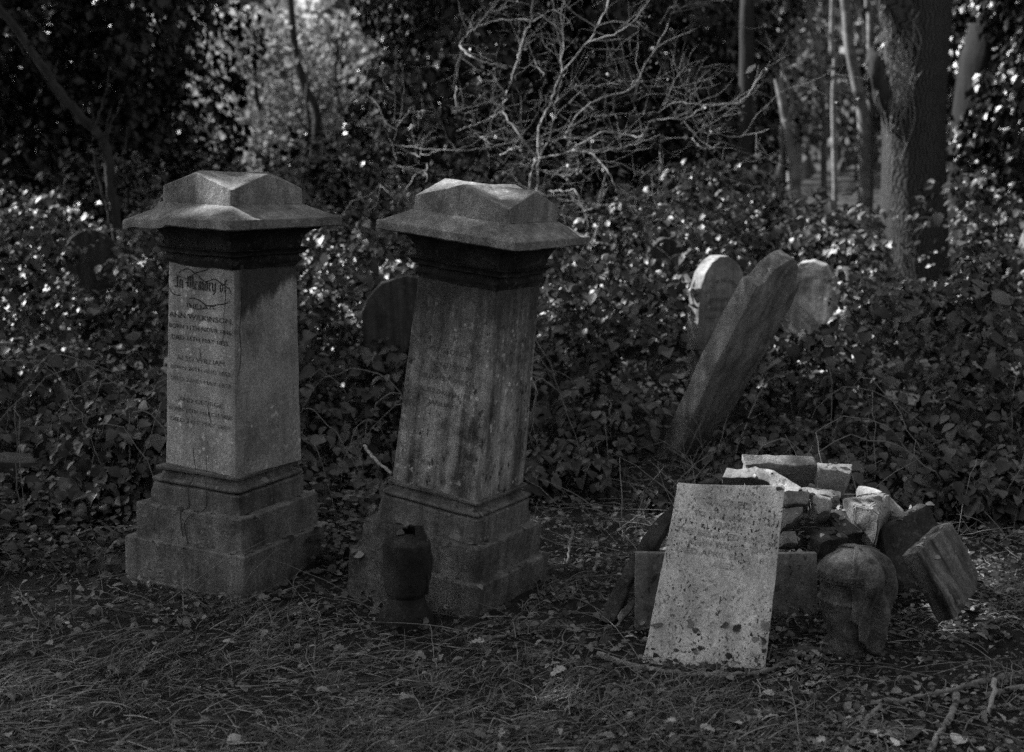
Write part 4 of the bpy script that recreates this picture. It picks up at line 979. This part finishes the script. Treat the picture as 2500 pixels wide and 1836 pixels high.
light_tree(655, 19, 2.25, 1.0, 2200, .10, 'light leafy tree filling the left side of the bright gap', 41, .15, 'brightleaf')
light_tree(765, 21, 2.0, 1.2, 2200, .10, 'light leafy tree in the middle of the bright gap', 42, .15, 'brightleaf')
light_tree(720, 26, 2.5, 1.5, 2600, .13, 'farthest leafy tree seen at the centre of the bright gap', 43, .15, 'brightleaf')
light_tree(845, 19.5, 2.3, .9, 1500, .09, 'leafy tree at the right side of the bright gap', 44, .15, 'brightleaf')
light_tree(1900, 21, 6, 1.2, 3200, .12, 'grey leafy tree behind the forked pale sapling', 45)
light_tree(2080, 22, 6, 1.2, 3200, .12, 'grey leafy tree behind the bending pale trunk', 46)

# ------------------------------------------------------------------ trees added out of view to shade the graves, leaves cut along chosen sun rays
S = np.array(sun_dir)
LIT = []      # (point, radius): spots chosen to be sunlit through the crowns
def lit(px, py, Y, r): LIT.append((np.array(at(px, py, Y)[:]), r + (.18 if r > .04 else .12)))
for a in ((605, 446, 4.6, -.02), (570, 456, 4.5, -.02), (420, 505, 4.5, -.01), (500, 522, 4.4, -.05), (1080, 535, 4.4, -.03), (1180, 570, 4.3, -.03),           # lettered pedestal's cap
          (1760, 620, 7.25, .16), (1720, 680, 7.25, .10), (1900, 1122, 4.62, -.02), (2030, 1145, 4.7, -.03), (1850, 1120, 4.6, -.04), (2110, 1200, 4.6, .04), (2010, 1222, 4.3, .02), (1700, 1160, 4.4, .1),
          (1200, 300, 8.4, .5), (1450, 250, 8.4, .5), (1650, 300, 8.4, .4), (1150, 150, 8.4, .35), (1400, 480, 8.4, .35), (1300, 80, 8.4, .4),
          (1350, 640, 7.8, .1), (1450, 700, 7.4, .03), (1300, 660, 7.6, .1), (800, 570, 8.5, .25), (740, 640, 7.8, .1), (230, 560, 9.5, .25), (120, 620, 9.3, .2), (2080, 590, 9.5, .4),
          (2110, 450, 15, .5), (1930, 400, 13, .5), (1740, 450, 13, .3), (2180, 620, 11.8, .2), (2180, 500, 11.8, .3), (2180, 380, 11.8, .3), (2170, 260, 11.8, .15), (2150, 90, 11.8, .15), (1970, 720, 7.9, .2), (700, 250, 20, 2.5), (760, 100, 24, 3),
          (1500, 1380, 4.75, .0), (980, 1555, 4.0, -.07), (1345, 1650, 3.6, -.04), (1420, 1735, 3.5, -.02), (1330, 1720, 3.5, -.03), (1760, 1785, 3.4, -.06), (2190, 1815, 3.35, -.05), (2330, 1810, 3.35, -.06), (1180, 1800, 3.35, -.07), (560, 1815, 3.3, -.07),
          (300, 1010, 6.3, .0), (60, 1020, 6.5, .0), (130, 960, 6.7, .0), (2000, 620, 8.6, .2), (200, 200, 13, .4), (230, 60, 13, .4), (850, 430, 12, .5)): lit(*a)
def canopy(name, c, R3, n, sz, label, sd, th=-.15):
    g = np.random.default_rng(sd); c = np.array(c, float); root = empty(name, (c[0], c[1], float(hgt(c[0], c[1]))), label, 'tree', 'unseen trees added for shade')
    q = unit(g.normal(0, 1, (n, 3))) * (g.random(n) ** .45)[:, None]; P = q * np.array(R3) + c
    cl = np.array([mnoise.noise(Vector(p * .9)) for p in P]); P = P[cl > th]
    keep = np.ones(len(P), bool)
    for p, r in LIT:
        d = P - p; t = d @ S; m = np.linalg.norm(d - t[:, None] * S, axis=1) < r; keep &= ~(m & (t > 0))
    P = P[keep] - np.array(root.location); n = len(P)
    V, Fq = scatter(LEAF_S, P, rvec(n), unit(rvec(n) + S), sz * (.7 + .7 * g.random(n))); link('crown', np_mesh('crown', V, Fq), M['canopy'], root)
    h = c[2] - root.location.z; t = smooth_path([(0, 0, -.2), (.1, .05, h * .5), (-.1, 0, h - .6), (.1, 0, h - .1)], 4); br = [(t, taper(len(t), .22, .05))]
    for i in range(12):
        a = g.random() * 6.28; e = (math.cos(a) * R3[0] * .7, math.sin(a) * R3[1] * .7, h + R3[2] * (g.random() - .4)); s = smooth_path([(0, 0, h * .6), (e[0] * .4, e[1] * .4, h * .85), e], 4); br.append((s, taper(len(s), .04, .008)))
    tree_parts(root, br, M['bark_dark'], 8)
canopy('added_shade_tree', (-6.6, 6.2, 6.6), (3.6, 3.6, 1.7), 52000, .13, 'unseen spreading tree added beside the lettered pedestal to shade the graves', 51, -.06)
canopy('added_shade_tree', (-6.0, 11.5, 6.6), (3.6, 3.8, 1.7), 46000, .14, 'unseen spreading tree added behind the bent sapling for dappled shade', 52, .10)
canopy('added_shade_tree', (-4.3, 8.4, 7.2), (3.4, 4.0, 1.2), 30000, .14, 'unseen high tree added between the pedestals and the wood for shade', 53, .12)

# ------------------------------------------------------------------ ground layer
PIL = [(-.971, 4.66, .36), (-.213, 4.513, .36), (.63, 4.05, .33), (1.0, 4.4, .42), (-.32, 4.1, .1)]
def gpts(n, x0, x1, y0, y1, p=1.3, keepout=True):
    y = y0 + (y1 - y0) * rng.random(n) ** p; x = (x0 + (x1 - x0) * rng.random(n)) * (.3 + .7 * y / y1)
    if keepout:
        k = np.ones(n, bool)
        for a, b, r in PIL[:2]: k &= np.hypot(x - a, y - b) > r * .8
        x, y = x[k], y[k]
    return x, y
def blades(x, y, length, width, az, tilt, curve, mat, name, label, cat):
    """thin curved strips; az direction, tilt above the ground"""
    n = len(x); k = 5; t = np.linspace(0, 1, k); L = length
    ux, uy = np.cos(az), np.sin(az); cv = curve
    s = t[None] * L[:, None]
    ox = ux[:, None] * s + (-uy * cv)[:, None] * (s ** 2); oy = uy[:, None] * s + (ux * cv)[:, None] * (s ** 2)
    oz = np.sin(tilt)[:, None] * s - (np.sin(tilt) * .55)[:, None] * s * t[None]
    X = x[:, None] + ox; Yy = y[:, None] + oy; Z = hgt(x, y)[:, None] + .004 + oz + rng.random(n)[:, None] * .018
    W = width[:, None] * (1 - .75 * t[None] ** 2) * .5
    A = np.stack([X - uy[:, None] * W, Yy + ux[:, None] * W, Z + W * .5], -1); B = np.stack([X + uy[:, None] * W, Yy - ux[:, None] * W, Z - W * .3], -1)
    V = np.stack([A, B], 2).reshape(-1, 3); i = np.arange(n)[:, None] * (2 * k) + np.arange(k - 1)[None] * 2
    Fq = np.stack([i, i + 1, i + 3, i + 2], -1).reshape(-1, 4); o = link(name, np_mesh(name, V, Fq), mat); return tag(o, label, cat, None, 'stuff')
# matted straw
x, y = gpts(24000, -1.9, 1.75, 3.0, 4.75, 1.5); m = n2(x, y, 1.2, 5); keep = rng.random(len(x)) < np.clip(1.1 - (x + .1) * .55 + m * 1.1 - (y - 3.3) * .45, .04, 1) * np.clip((4.25 - y + .12 * np.sin(x * 7)) / .35, .06, 1); x, y = x[keep], y[keep]; n = len(x)
az = .45 + 1.6 * n2(x, y, 1.1, 9) + rng.normal(0, .75, n) + math.pi * (rng.random(n) < .5)
blades(x, y, .03 + .10 * rng.random(n) ** 1.5, (.0012 + .0028 * rng.random(n) ** 2), az, np.abs(rng.normal(.06, .14, n)), rng.normal(0, 3.5, n), M['straw'], 'dry_grass', 'matted dry straw-like grass covering the foreground', 'dry grass')
# green tufts
tx, ty = gpts(420, -1.8, 1.8, 3.05, 4.6, 1.4); mm = n2(tx, ty, 1.5, 3) > -.1; tx, ty = tx[mm], ty[mm]
for cx, cy in ((.10, 3.60), (.16, 3.56), (.22, 3.62), (.26, 3.5), (.08, 3.52), (.34, 3.5), (.2, 3.44), (.45, 3.5), (.5, 3.4), (.12, 3.62), (.2, 3.58), (.3, 3.55), (.05, 3.5), (.4, 3.45), (.3, 3.4), (.15, 3.68), (-.75, 4.2), (-.7, 4.22), (-.66, 4.2)): tx = np.append(tx, cx); ty = np.append(ty, cy)
r = rng.integers(18, 46, len(tx)); x = np.repeat(tx, r) + rng.normal(0, .028, r.sum()); y = np.repeat(ty, r) + rng.normal(0, .028, r.sum()); n = len(x)
blades(x, y, .025 + .055 * rng.random(n), .0015 + .0018 * rng.random(n), rng.random(n) * 6.28, .5 + .8 * rng.random(n), rng.normal(0, 4, n), M['grass'], 'grass', 'short green grass tufts scattered over the foreground', 'grass')
# leaf litter and creeping ground cover
def litter(n, x0, x1, y0, y1, tm, s0, s1, mat, name, label, cat, up=1.0, lift=.012, p=1.3, dens=None):
    x, y = gpts(n, x0, x1, y0, y1, p)
    if dens is not None: k = rng.random(len(x)) < dens(x, y); x, y = x[k], y[k]
    n = len(x); P = np.stack([x, y, hgt(x, y) + .004 + lift * rng.random(n)], 1); az = rng.random(n) * 6.28
    d = unit(np.stack([np.cos(az), np.sin(az), rng.normal(0, .25, n)], 1)); u = unit(np.array([0, 0, up]) + rng.normal(0, .4, (n, 3)))
    V, Fq = scatter(tm, P, d, u, s0 + (s1 - s0) * rng.random(n) ** 1.6); o = link(name, np_mesh(name, V, Fq), mat, None, True); return tag(o, label, cat, None, 'stuff')
litter(9000, -2.6, 2.6, 3.2, 6.4, LEAF, .010, .032, M['dead'], 'leaf_litter', 'small brown dead leaves scattered over the soil', 'leaf litter', dens=lambda x, y: np.clip(.55 + n2(x, y, 1.4, 8), .08, 1))
litter(2200, -2.4, 2.4, 3.1, 6.2, OAK, .022, .05, M['dead'], 'oak_leaf_litter', 'lobed dead oak leaves lying among the litter', 'leaf litter', lift=.02)
litter(15000, -1.2, 2.0, 3.0, 5.2, LEAF_R, .008, .022, M['cover'], 'ground_ivy', 'creeping ground cover of tiny rounded leaves before the rubble heap', 'ground cover', dens=lambda x, y: np.clip(.25 + .6 * (x - .0) + 1.1 * n2(x, y, 1.7, 4), .0, 1), lift=.03)
litter(3200, -2.3, -.6, 4.6, 6.0, LEAF, .025, .05, M['bramble'], 'ground_leaves', 'low dark leaves on the ground left of the lettered pedestal', 'ground cover', lift=.12)
# fine twigs
def twig_litter(n, x0, x1, y0, y1, r, mat, name, label, zmax):
    x, y = gpts(n, x0, x1, y0, y1, 1.1); ps = []
    for a, b in zip(x, y):
        L = .06 + .30 * rng.random() ** 2; az = rng.random() * 6.28; z = float(hgt(a, b)); rise = zmax * rng.random() ** 2.5
        p = [(a, b, z + .006), (a + math.cos(az) * L * .5 + rng.normal(0, .01), b + math.sin(az) * L * .5 + rng.normal(0, .01), z + .012 + rise * .6), (a + math.cos(az) * L, b + math.sin(az) * L, z + .008 + rise)]
        q = smooth_path(p, 3, .002, int(abs(a) * 1e4)); ps.append((q, taper(len(q), r * (.5 + rng.random()), r * .35)))
    V, Fq = tube_np(ps, 4); o = link(name, np_mesh(name, V, Fq), mat, None, True); return tag(o, label, 'twigs', None, 'stuff')
litter(5200, -2.6, 2.4, 4.0, 5.7, LEAF, .010, .034, M['cover'], 'low_weeds', 'low dark weeds round the feet of the pedestals and the heap', 'ground cover', lift=.05, p=1.0)
twig_litter(1500, -2.6, 2.7, 3.2, 6.3, .0019, M['twig'], 'twig_litter', 'fine fallen twigs strewn over the ground', .06)
twig_litter(330, .1, 2.6, 4.9, 6.4, .0022, M['twig'], 'upright_twigs', 'dry stalks standing behind and beside the rubble heap', .3)
twig_litter(110, -1.9, .5, 4.0, 6.0, .0016, M['twig'], 'dry_stalks', 'dry stalks standing round the pedestals', .22)
# single fallen sticks
SG = 'fallen sticks on the grass'
def stick(pts, r0, r1, mat, label, z=.012, zs=None):
    P = [gnd(a, c, z) for a, c in pts]
    for i, p in enumerate(P):
        p.z = float(hgt(p.x, p.y)) + z + (zs[i] if zs else 0)
        if zs and zs[i]: q = ray(*pts[i]); t = (p.z - EYE) / q.z; pp = EYEV + q * t; p.x, p.y = pp.x, pp.y
    b = P[0].copy(); q = smooth_path(rel(P, b), 6, .002, int(pts[0][0])); rr = taper(len(q), r0, r1) * (1 + .15 * np.random.default_rng(1).normal(0, 1, len(q))); V, Fq = tube_np([(q, rr)], 8)
    o = link('fallen_stick', np_mesh('fallen_stick', V, Fq), mat, None, True); o.location = b; tag(o, label, 'stick', SG)
stick([(1460, 1604), (1530, 1628), (1600, 1640), (1680, 1646), (1770, 1643), (1870, 1633), (1930, 1610), (1965, 1588)], .008, .006, M['twig'], 'long curved stick lying along the foot of the inscribed slab')
stick([(2122, 1710), (2180, 1705), (2200, 1708), (2270, 1694), (2330, 1680), (2400, 1655), (2510, 1630)], .007, .009, M['twig'], 'long crooked stick reaching the right edge below the tilted slabs')
stick([(2400, 1694), (2450, 1680), (2520, 1662)], .009, .008, M['twig'], 'short thick stick at the right edge under the long crooked one')
stick([(2335, 1692), (2325, 1740), (2295, 1780), (2265, 1840)], .010, .008, M['twig'], 'knobbly stick pointing towards the lower right corner')
stick([(2055, 1812), (2095, 1785), (2120, 1745), (2150, 1715)], .006, .007, M['twig'], 'stick branching down from the long crooked one')
stick([(2428, 1660), (2425, 1700), (2410, 1740)], .007, .006, M['twig_pale'], 'split pale stick upright near the right edge', zs=(.03, .02, 0))
stick([(1178, 1560), (1230, 1560), (1290, 1545), (1330, 1532), (1400, 1528)], .005, .004, M['twig'], 'thin stick before the leaning pedestal, crossing another')
stick([(1282, 1518), (1300, 1548), (1330, 1568), (1365, 1580)], .005, .004, M['twig'], 'short forked stick crossing the thin one before the leaning pedestal')
stick([(960, 1580), (900, 1590), (1000, 1562), (1060, 1548)], .004, .003, M['twig_dark'], 'dark thin stick in front of the broken urn')
stick([(720, 1492), (640, 1500), (780, 1488), (870, 1470)], .005, .004, M['twig_dark'], 'dark stick at the front foot of the lettered pedestal')
stick([(890, 1088), (905, 1110), (930, 1135), (956, 1156)], .006, .006, M['twig_pale'], 'broken pale stick propped against the left side of the leaning pedestal', zs=(.22, .2, .18, .16))
stick([(880, 1825), (930, 1805), (990, 1775), (1010, 1765)], .004, .003, M['twig_pale'], 'pale split stem low in the foreground centre')
stick([(1560, 1700), (1530, 1715), (1500, 1725), (1480, 1735)], .004, .003, M['twig'], 'small curved stick in the grass before the inscribed slab')
stick([(1362, 1285), (1395, 1290), (1392, 1330), (1385, 1370)], .006, .004, M['twig'], 'knotty twig standing right of the leaning pedestal', zs=(.1, .07, .03, 0))
stick([(1940, 1140), (2000, 1115), (2080, 1092)], .014, .012, M['twig_dark'], 'dark log lying behind the top of the heap')
stick([(1935, 1590), (2000, 1594), (2045, 1596)], .012, .011, M['twig_dark'], 'short dark log between the wide slab and the draped urn')
stick([(1705, 1005), (1800, 1020), (1960, 1030), (2120, 1022)], .003, .002, M['twig'], 'thin trailing stem across the shade under the leaning headstone', zs=(.12, .12, .12, .12))
# notable single dead leaves
LG = 'bright single leaves on the ground'
def leaf1(px, py, size, az, label, mat='pale_leaf', tm=OAK, z=.02, roll=0., name='fallen_leaf'):
    p = gnd(px, py, z); p.z = float(hgt(p.x, p.y)) + z; q = ray(px, py); t = (p.z - EYE) / q.z; p = EYEV + q * t
    a = R_(az); V, Fq = scatter(tm, np.zeros((1, 3)), np.array([[math.cos(a), math.sin(a), .15]]), np.array([[roll, -.4, 1.]]), [size])
    o = link(name, np_mesh(name, V, Fq), M[mat], None, True); o.location = p; tag(o, label, 'leaf', LG)
leaf1(1345, 1650, .055, 40, 'pale crumpled leaf in the middle of the ground before the inscribed slab')
leaf1(2395, 1535, .05, -20, 'lobed pale leaf right of the draped urn', 'dead')
leaf1(2185, 1820, .055, 60, 'narrow bright leaf standing at the lower right', tm=LEAF)
leaf1(2330, 1815, .065, 50, 'long bright leaf nearest the lower right corner', tm=LEAF)
leaf1(1985, 1815, .04, 20, 'small bright lobed leaf at the bottom right of centre')
leaf1(1745, 1785, .04, 160, 'pale leaf below the inscribed slab near the bottom edge')
leaf1(1620, 1765, .035, 10, 'pale leaf in the cover left of the broad green leaves')
leaf1(1148, 1570, .045, -10, 'pale curled leaf before the leaning pedestal')
leaf1(62, 1520, .05, 80, 'pale leaf at the left edge of the grass', 'dead', LEAF)
leaf1(140, 1440, .05, 50, 'pale curled leaf left of the lettered pedestal', 'dead', LEAF)
leaf1(555, 1815, .06, 40, 'pale wood chip lying at the bottom edge left of centre', 'pale_leaf', LEAF)
leaf1(2003, 1312, .026, 60, 'one pale leaf lying on the low dark stone of the heap', z=.19)
def dock(px, py, n, size, label, sd):
    p = gnd(px, py); p.z = float(hgt(p.x, p.y)); root = empty('broad_leaf_weed', p, label, 'weed', 'broad-leaved weeds'); g = np.random.default_rng(sd)
    az = np.linspace(0, 6.28, n, endpoint=False) + g.normal(0, .3, n); d = unit(np.stack([np.cos(az), np.sin(az), .5 + .9 * g.random(n)], 1)); V, Fq = scatter(LEAF, np.zeros((n, 3)), d, unit(np.array([0, 0, 1.]) - d * .3), size * (.7 + .5 * g.random(n)))
    V[:, 2] = np.maximum(V[:, 2], 0)
    link('leaves', np_mesh('leaves', V, Fq), M['cover'], root, True)
dock(2205, 1800, 7, .06, 'broad green weed with upright leaves at the lower right', 3)
dock(1815, 1790, 6, .05, 'broad green weed below the inscribed slab', 4)
dock(1330, 1620, 4, .04, 'small folded weed in the grass before the leaning pedestal', 5)
# climbing runners on the lettered pedestal and a crack root on its die
def runner(pts, Y, r, label):
    P = [at(a, c, Y + (0 if len(q) < 3 else q[2])) for q in pts for a, c in [q[:2]]]; b = P[-1].copy(); s = smooth_path(rel(P, b), 5); V, Fq = tube_np([(s, taper(len(s), r * .6, r))], 5)
    o = link('ivy_runner', np_mesh('ivy_runner', V, Fq), M['twig_dark'], None, True); o.location = b; tag(o, label, 'vine', 'dead runners on the lettered pedestal')
def on_left(z, u, off=.004):
    hw = np.interp(z, [0, .146, .147, .257, .258, .327, .35, .382, .383, 1.06], [.2451, .2451, .2181, .2181, .1841, .1841, .170, .170, .160, .147])
    v = left_pillar.matrix_basis @ Vector((-(hw + off), -u, z)); return v
def runner2(uz, r, label):
    bpy.context.view_layer.update(); P = [on_left(z, u) for u, z in uz]; b = P[-1].copy(); s = smooth_path(rel(P, b), 3); V, Fq = tube_np([(s, taper(len(s), r * .5, r))], 5)
    o = link('ivy_runner', np_mesh('ivy_runner', V, Fq), M['twig_dark'], None, True); o.location = b; tag(o, label, 'vine', 'dead runners on the lettered pedestal')
runner2([(-.02, .455), (-.015, .42), (-.01, .385), (-.012, .355), (-.022, .33), (-.02, .29), (-.018, .262), (-.022, .255), (-.025, .22), (-.018, .17)], .0022, 'longer dead runner crossing the plinth of the lettered pedestal')
runner2([(.035, .44), (.036, .40), (.04, .36), (.05, .33), (.052, .30), (.045, .262), (.02, .25), (-.01, .215), (.0, .16), (.0, .147), (.005, .14)], .0022, 'shorter looping dead runner beside the longer one on the plinth')
# crumbs of broken stone and soil between the pieces of the heap
def crumbs():
    g = np.random.default_rng(77); bm = bmesh.new()
    for i in range(170):
        x = 1.0 + g.normal(0, .3); y = 4.25 + g.normal(0, .22); z = float(hgt(x, y)); r = .006 + .022 * g.random() ** 2.5
        mt = Matrix.Translation((x, y, z + r * .4)) @ Matrix.Rotation(g.random() * 6, 4, Vector(g.normal(0, 1, 3))) @ Matrix.Diagonal((1, .6 + .4 * g.random(), .5 + .4 * g.random(), 1))
        d = bmesh.ops.create_icosphere(bm, subdivisions=2, radius=r, matrix=mt)
        for v in d['verts']: v.co += Vector(jit(v.co, r * .35, 1.2 / r, i))
    me = bpy.data.meshes.new('stone_crumbs'); bm.to_mesh(me); bm.free(); o = link('stone_crumbs', me, M['rubble_dark']); tag(o, 'small crumbs of broken stone lying among the heap', 'rubble', None, 'stuff')
crumbs()

# more wood added unseen behind and beside the camera to block the low sky
def wood_round():
    g = np.random.default_rng(61); n = 16000; a = math.pi * (1.02 + .96 * g.random(n)); r = 8.5 + 6 * g.random(n)
    x = r * np.cos(a) * 1.15; y = 2 + r * np.sin(a); z = 4.5 * g.random(n) ** .9
    V, Fq = scatter(LEAF_S, np.stack([x, y, z], 1), rvec(n), rvec(n), .25 + .35 * g.random(n)); o = link('wood_behind', np_mesh('wood_behind', V, Fq), M['canopy']); tag(o, 'unseen leafy wood added behind the viewer to block low sky light', 'wood', None, 'stuff')
wood_round()

# litter fallen on the ledges, among the heap and drifted against the feet of the stones
def fallen_litter():
    bpy.context.view_layer.update(); dg = bpy.context.evaluated_depsgraph_get(); g = np.random.default_rng(88); P, U, D, Sz = [], [], [], []
    spots = [(1.02 + g.normal(0, .27), 4.32 + g.normal(0, .18), .9) for _ in range(420)]
    for cx, cy in ((-.971, 4.66), (-.213, 4.513)):
        for _ in range(330):
            a = g.random() * 6.28; r = .17 + .26 * g.random() ** .7; spots.append((cx + r * math.cos(a), cy + r * math.sin(a), .34))
    for _ in range(260): spots.append((.35 + .6 * g.random(), 3.80 + g.normal(0, .05), .12))
    for x, y, top in spots:
        h, loc, n, i, o, m_ = scn.ray_cast(dg, Vector((x, y, top)), Vector((0, 0, -1)))
        if not h or n.z < .35 or 'inscription' in o.name: continue
        a = g.random() * 6.28; d = Vector((math.cos(a), math.sin(a), g.normal(0, .2))); d = (d - n * d.dot(n)).normalized()
        P.append(loc + n * .003); U.append(n + Vector(g.normal(0, .35, 3))); D.append(d); Sz.append(.008 + .03 * g.random() ** 2)
    V, Fq = scatter(LEAF, np.array([p[:] for p in P]), np.array([p[:] for p in D]), unit(np.array([p[:] for p in U])), np.array(Sz))
    o = link('drifted_leaves', np_mesh('drifted_leaves', V, Fq), M['dead'], None, True); tag(o, 'dead leaves caught on the ledges and at the feet of the stones', 'leaf litter', None, 'stuff')
fallen_litter()
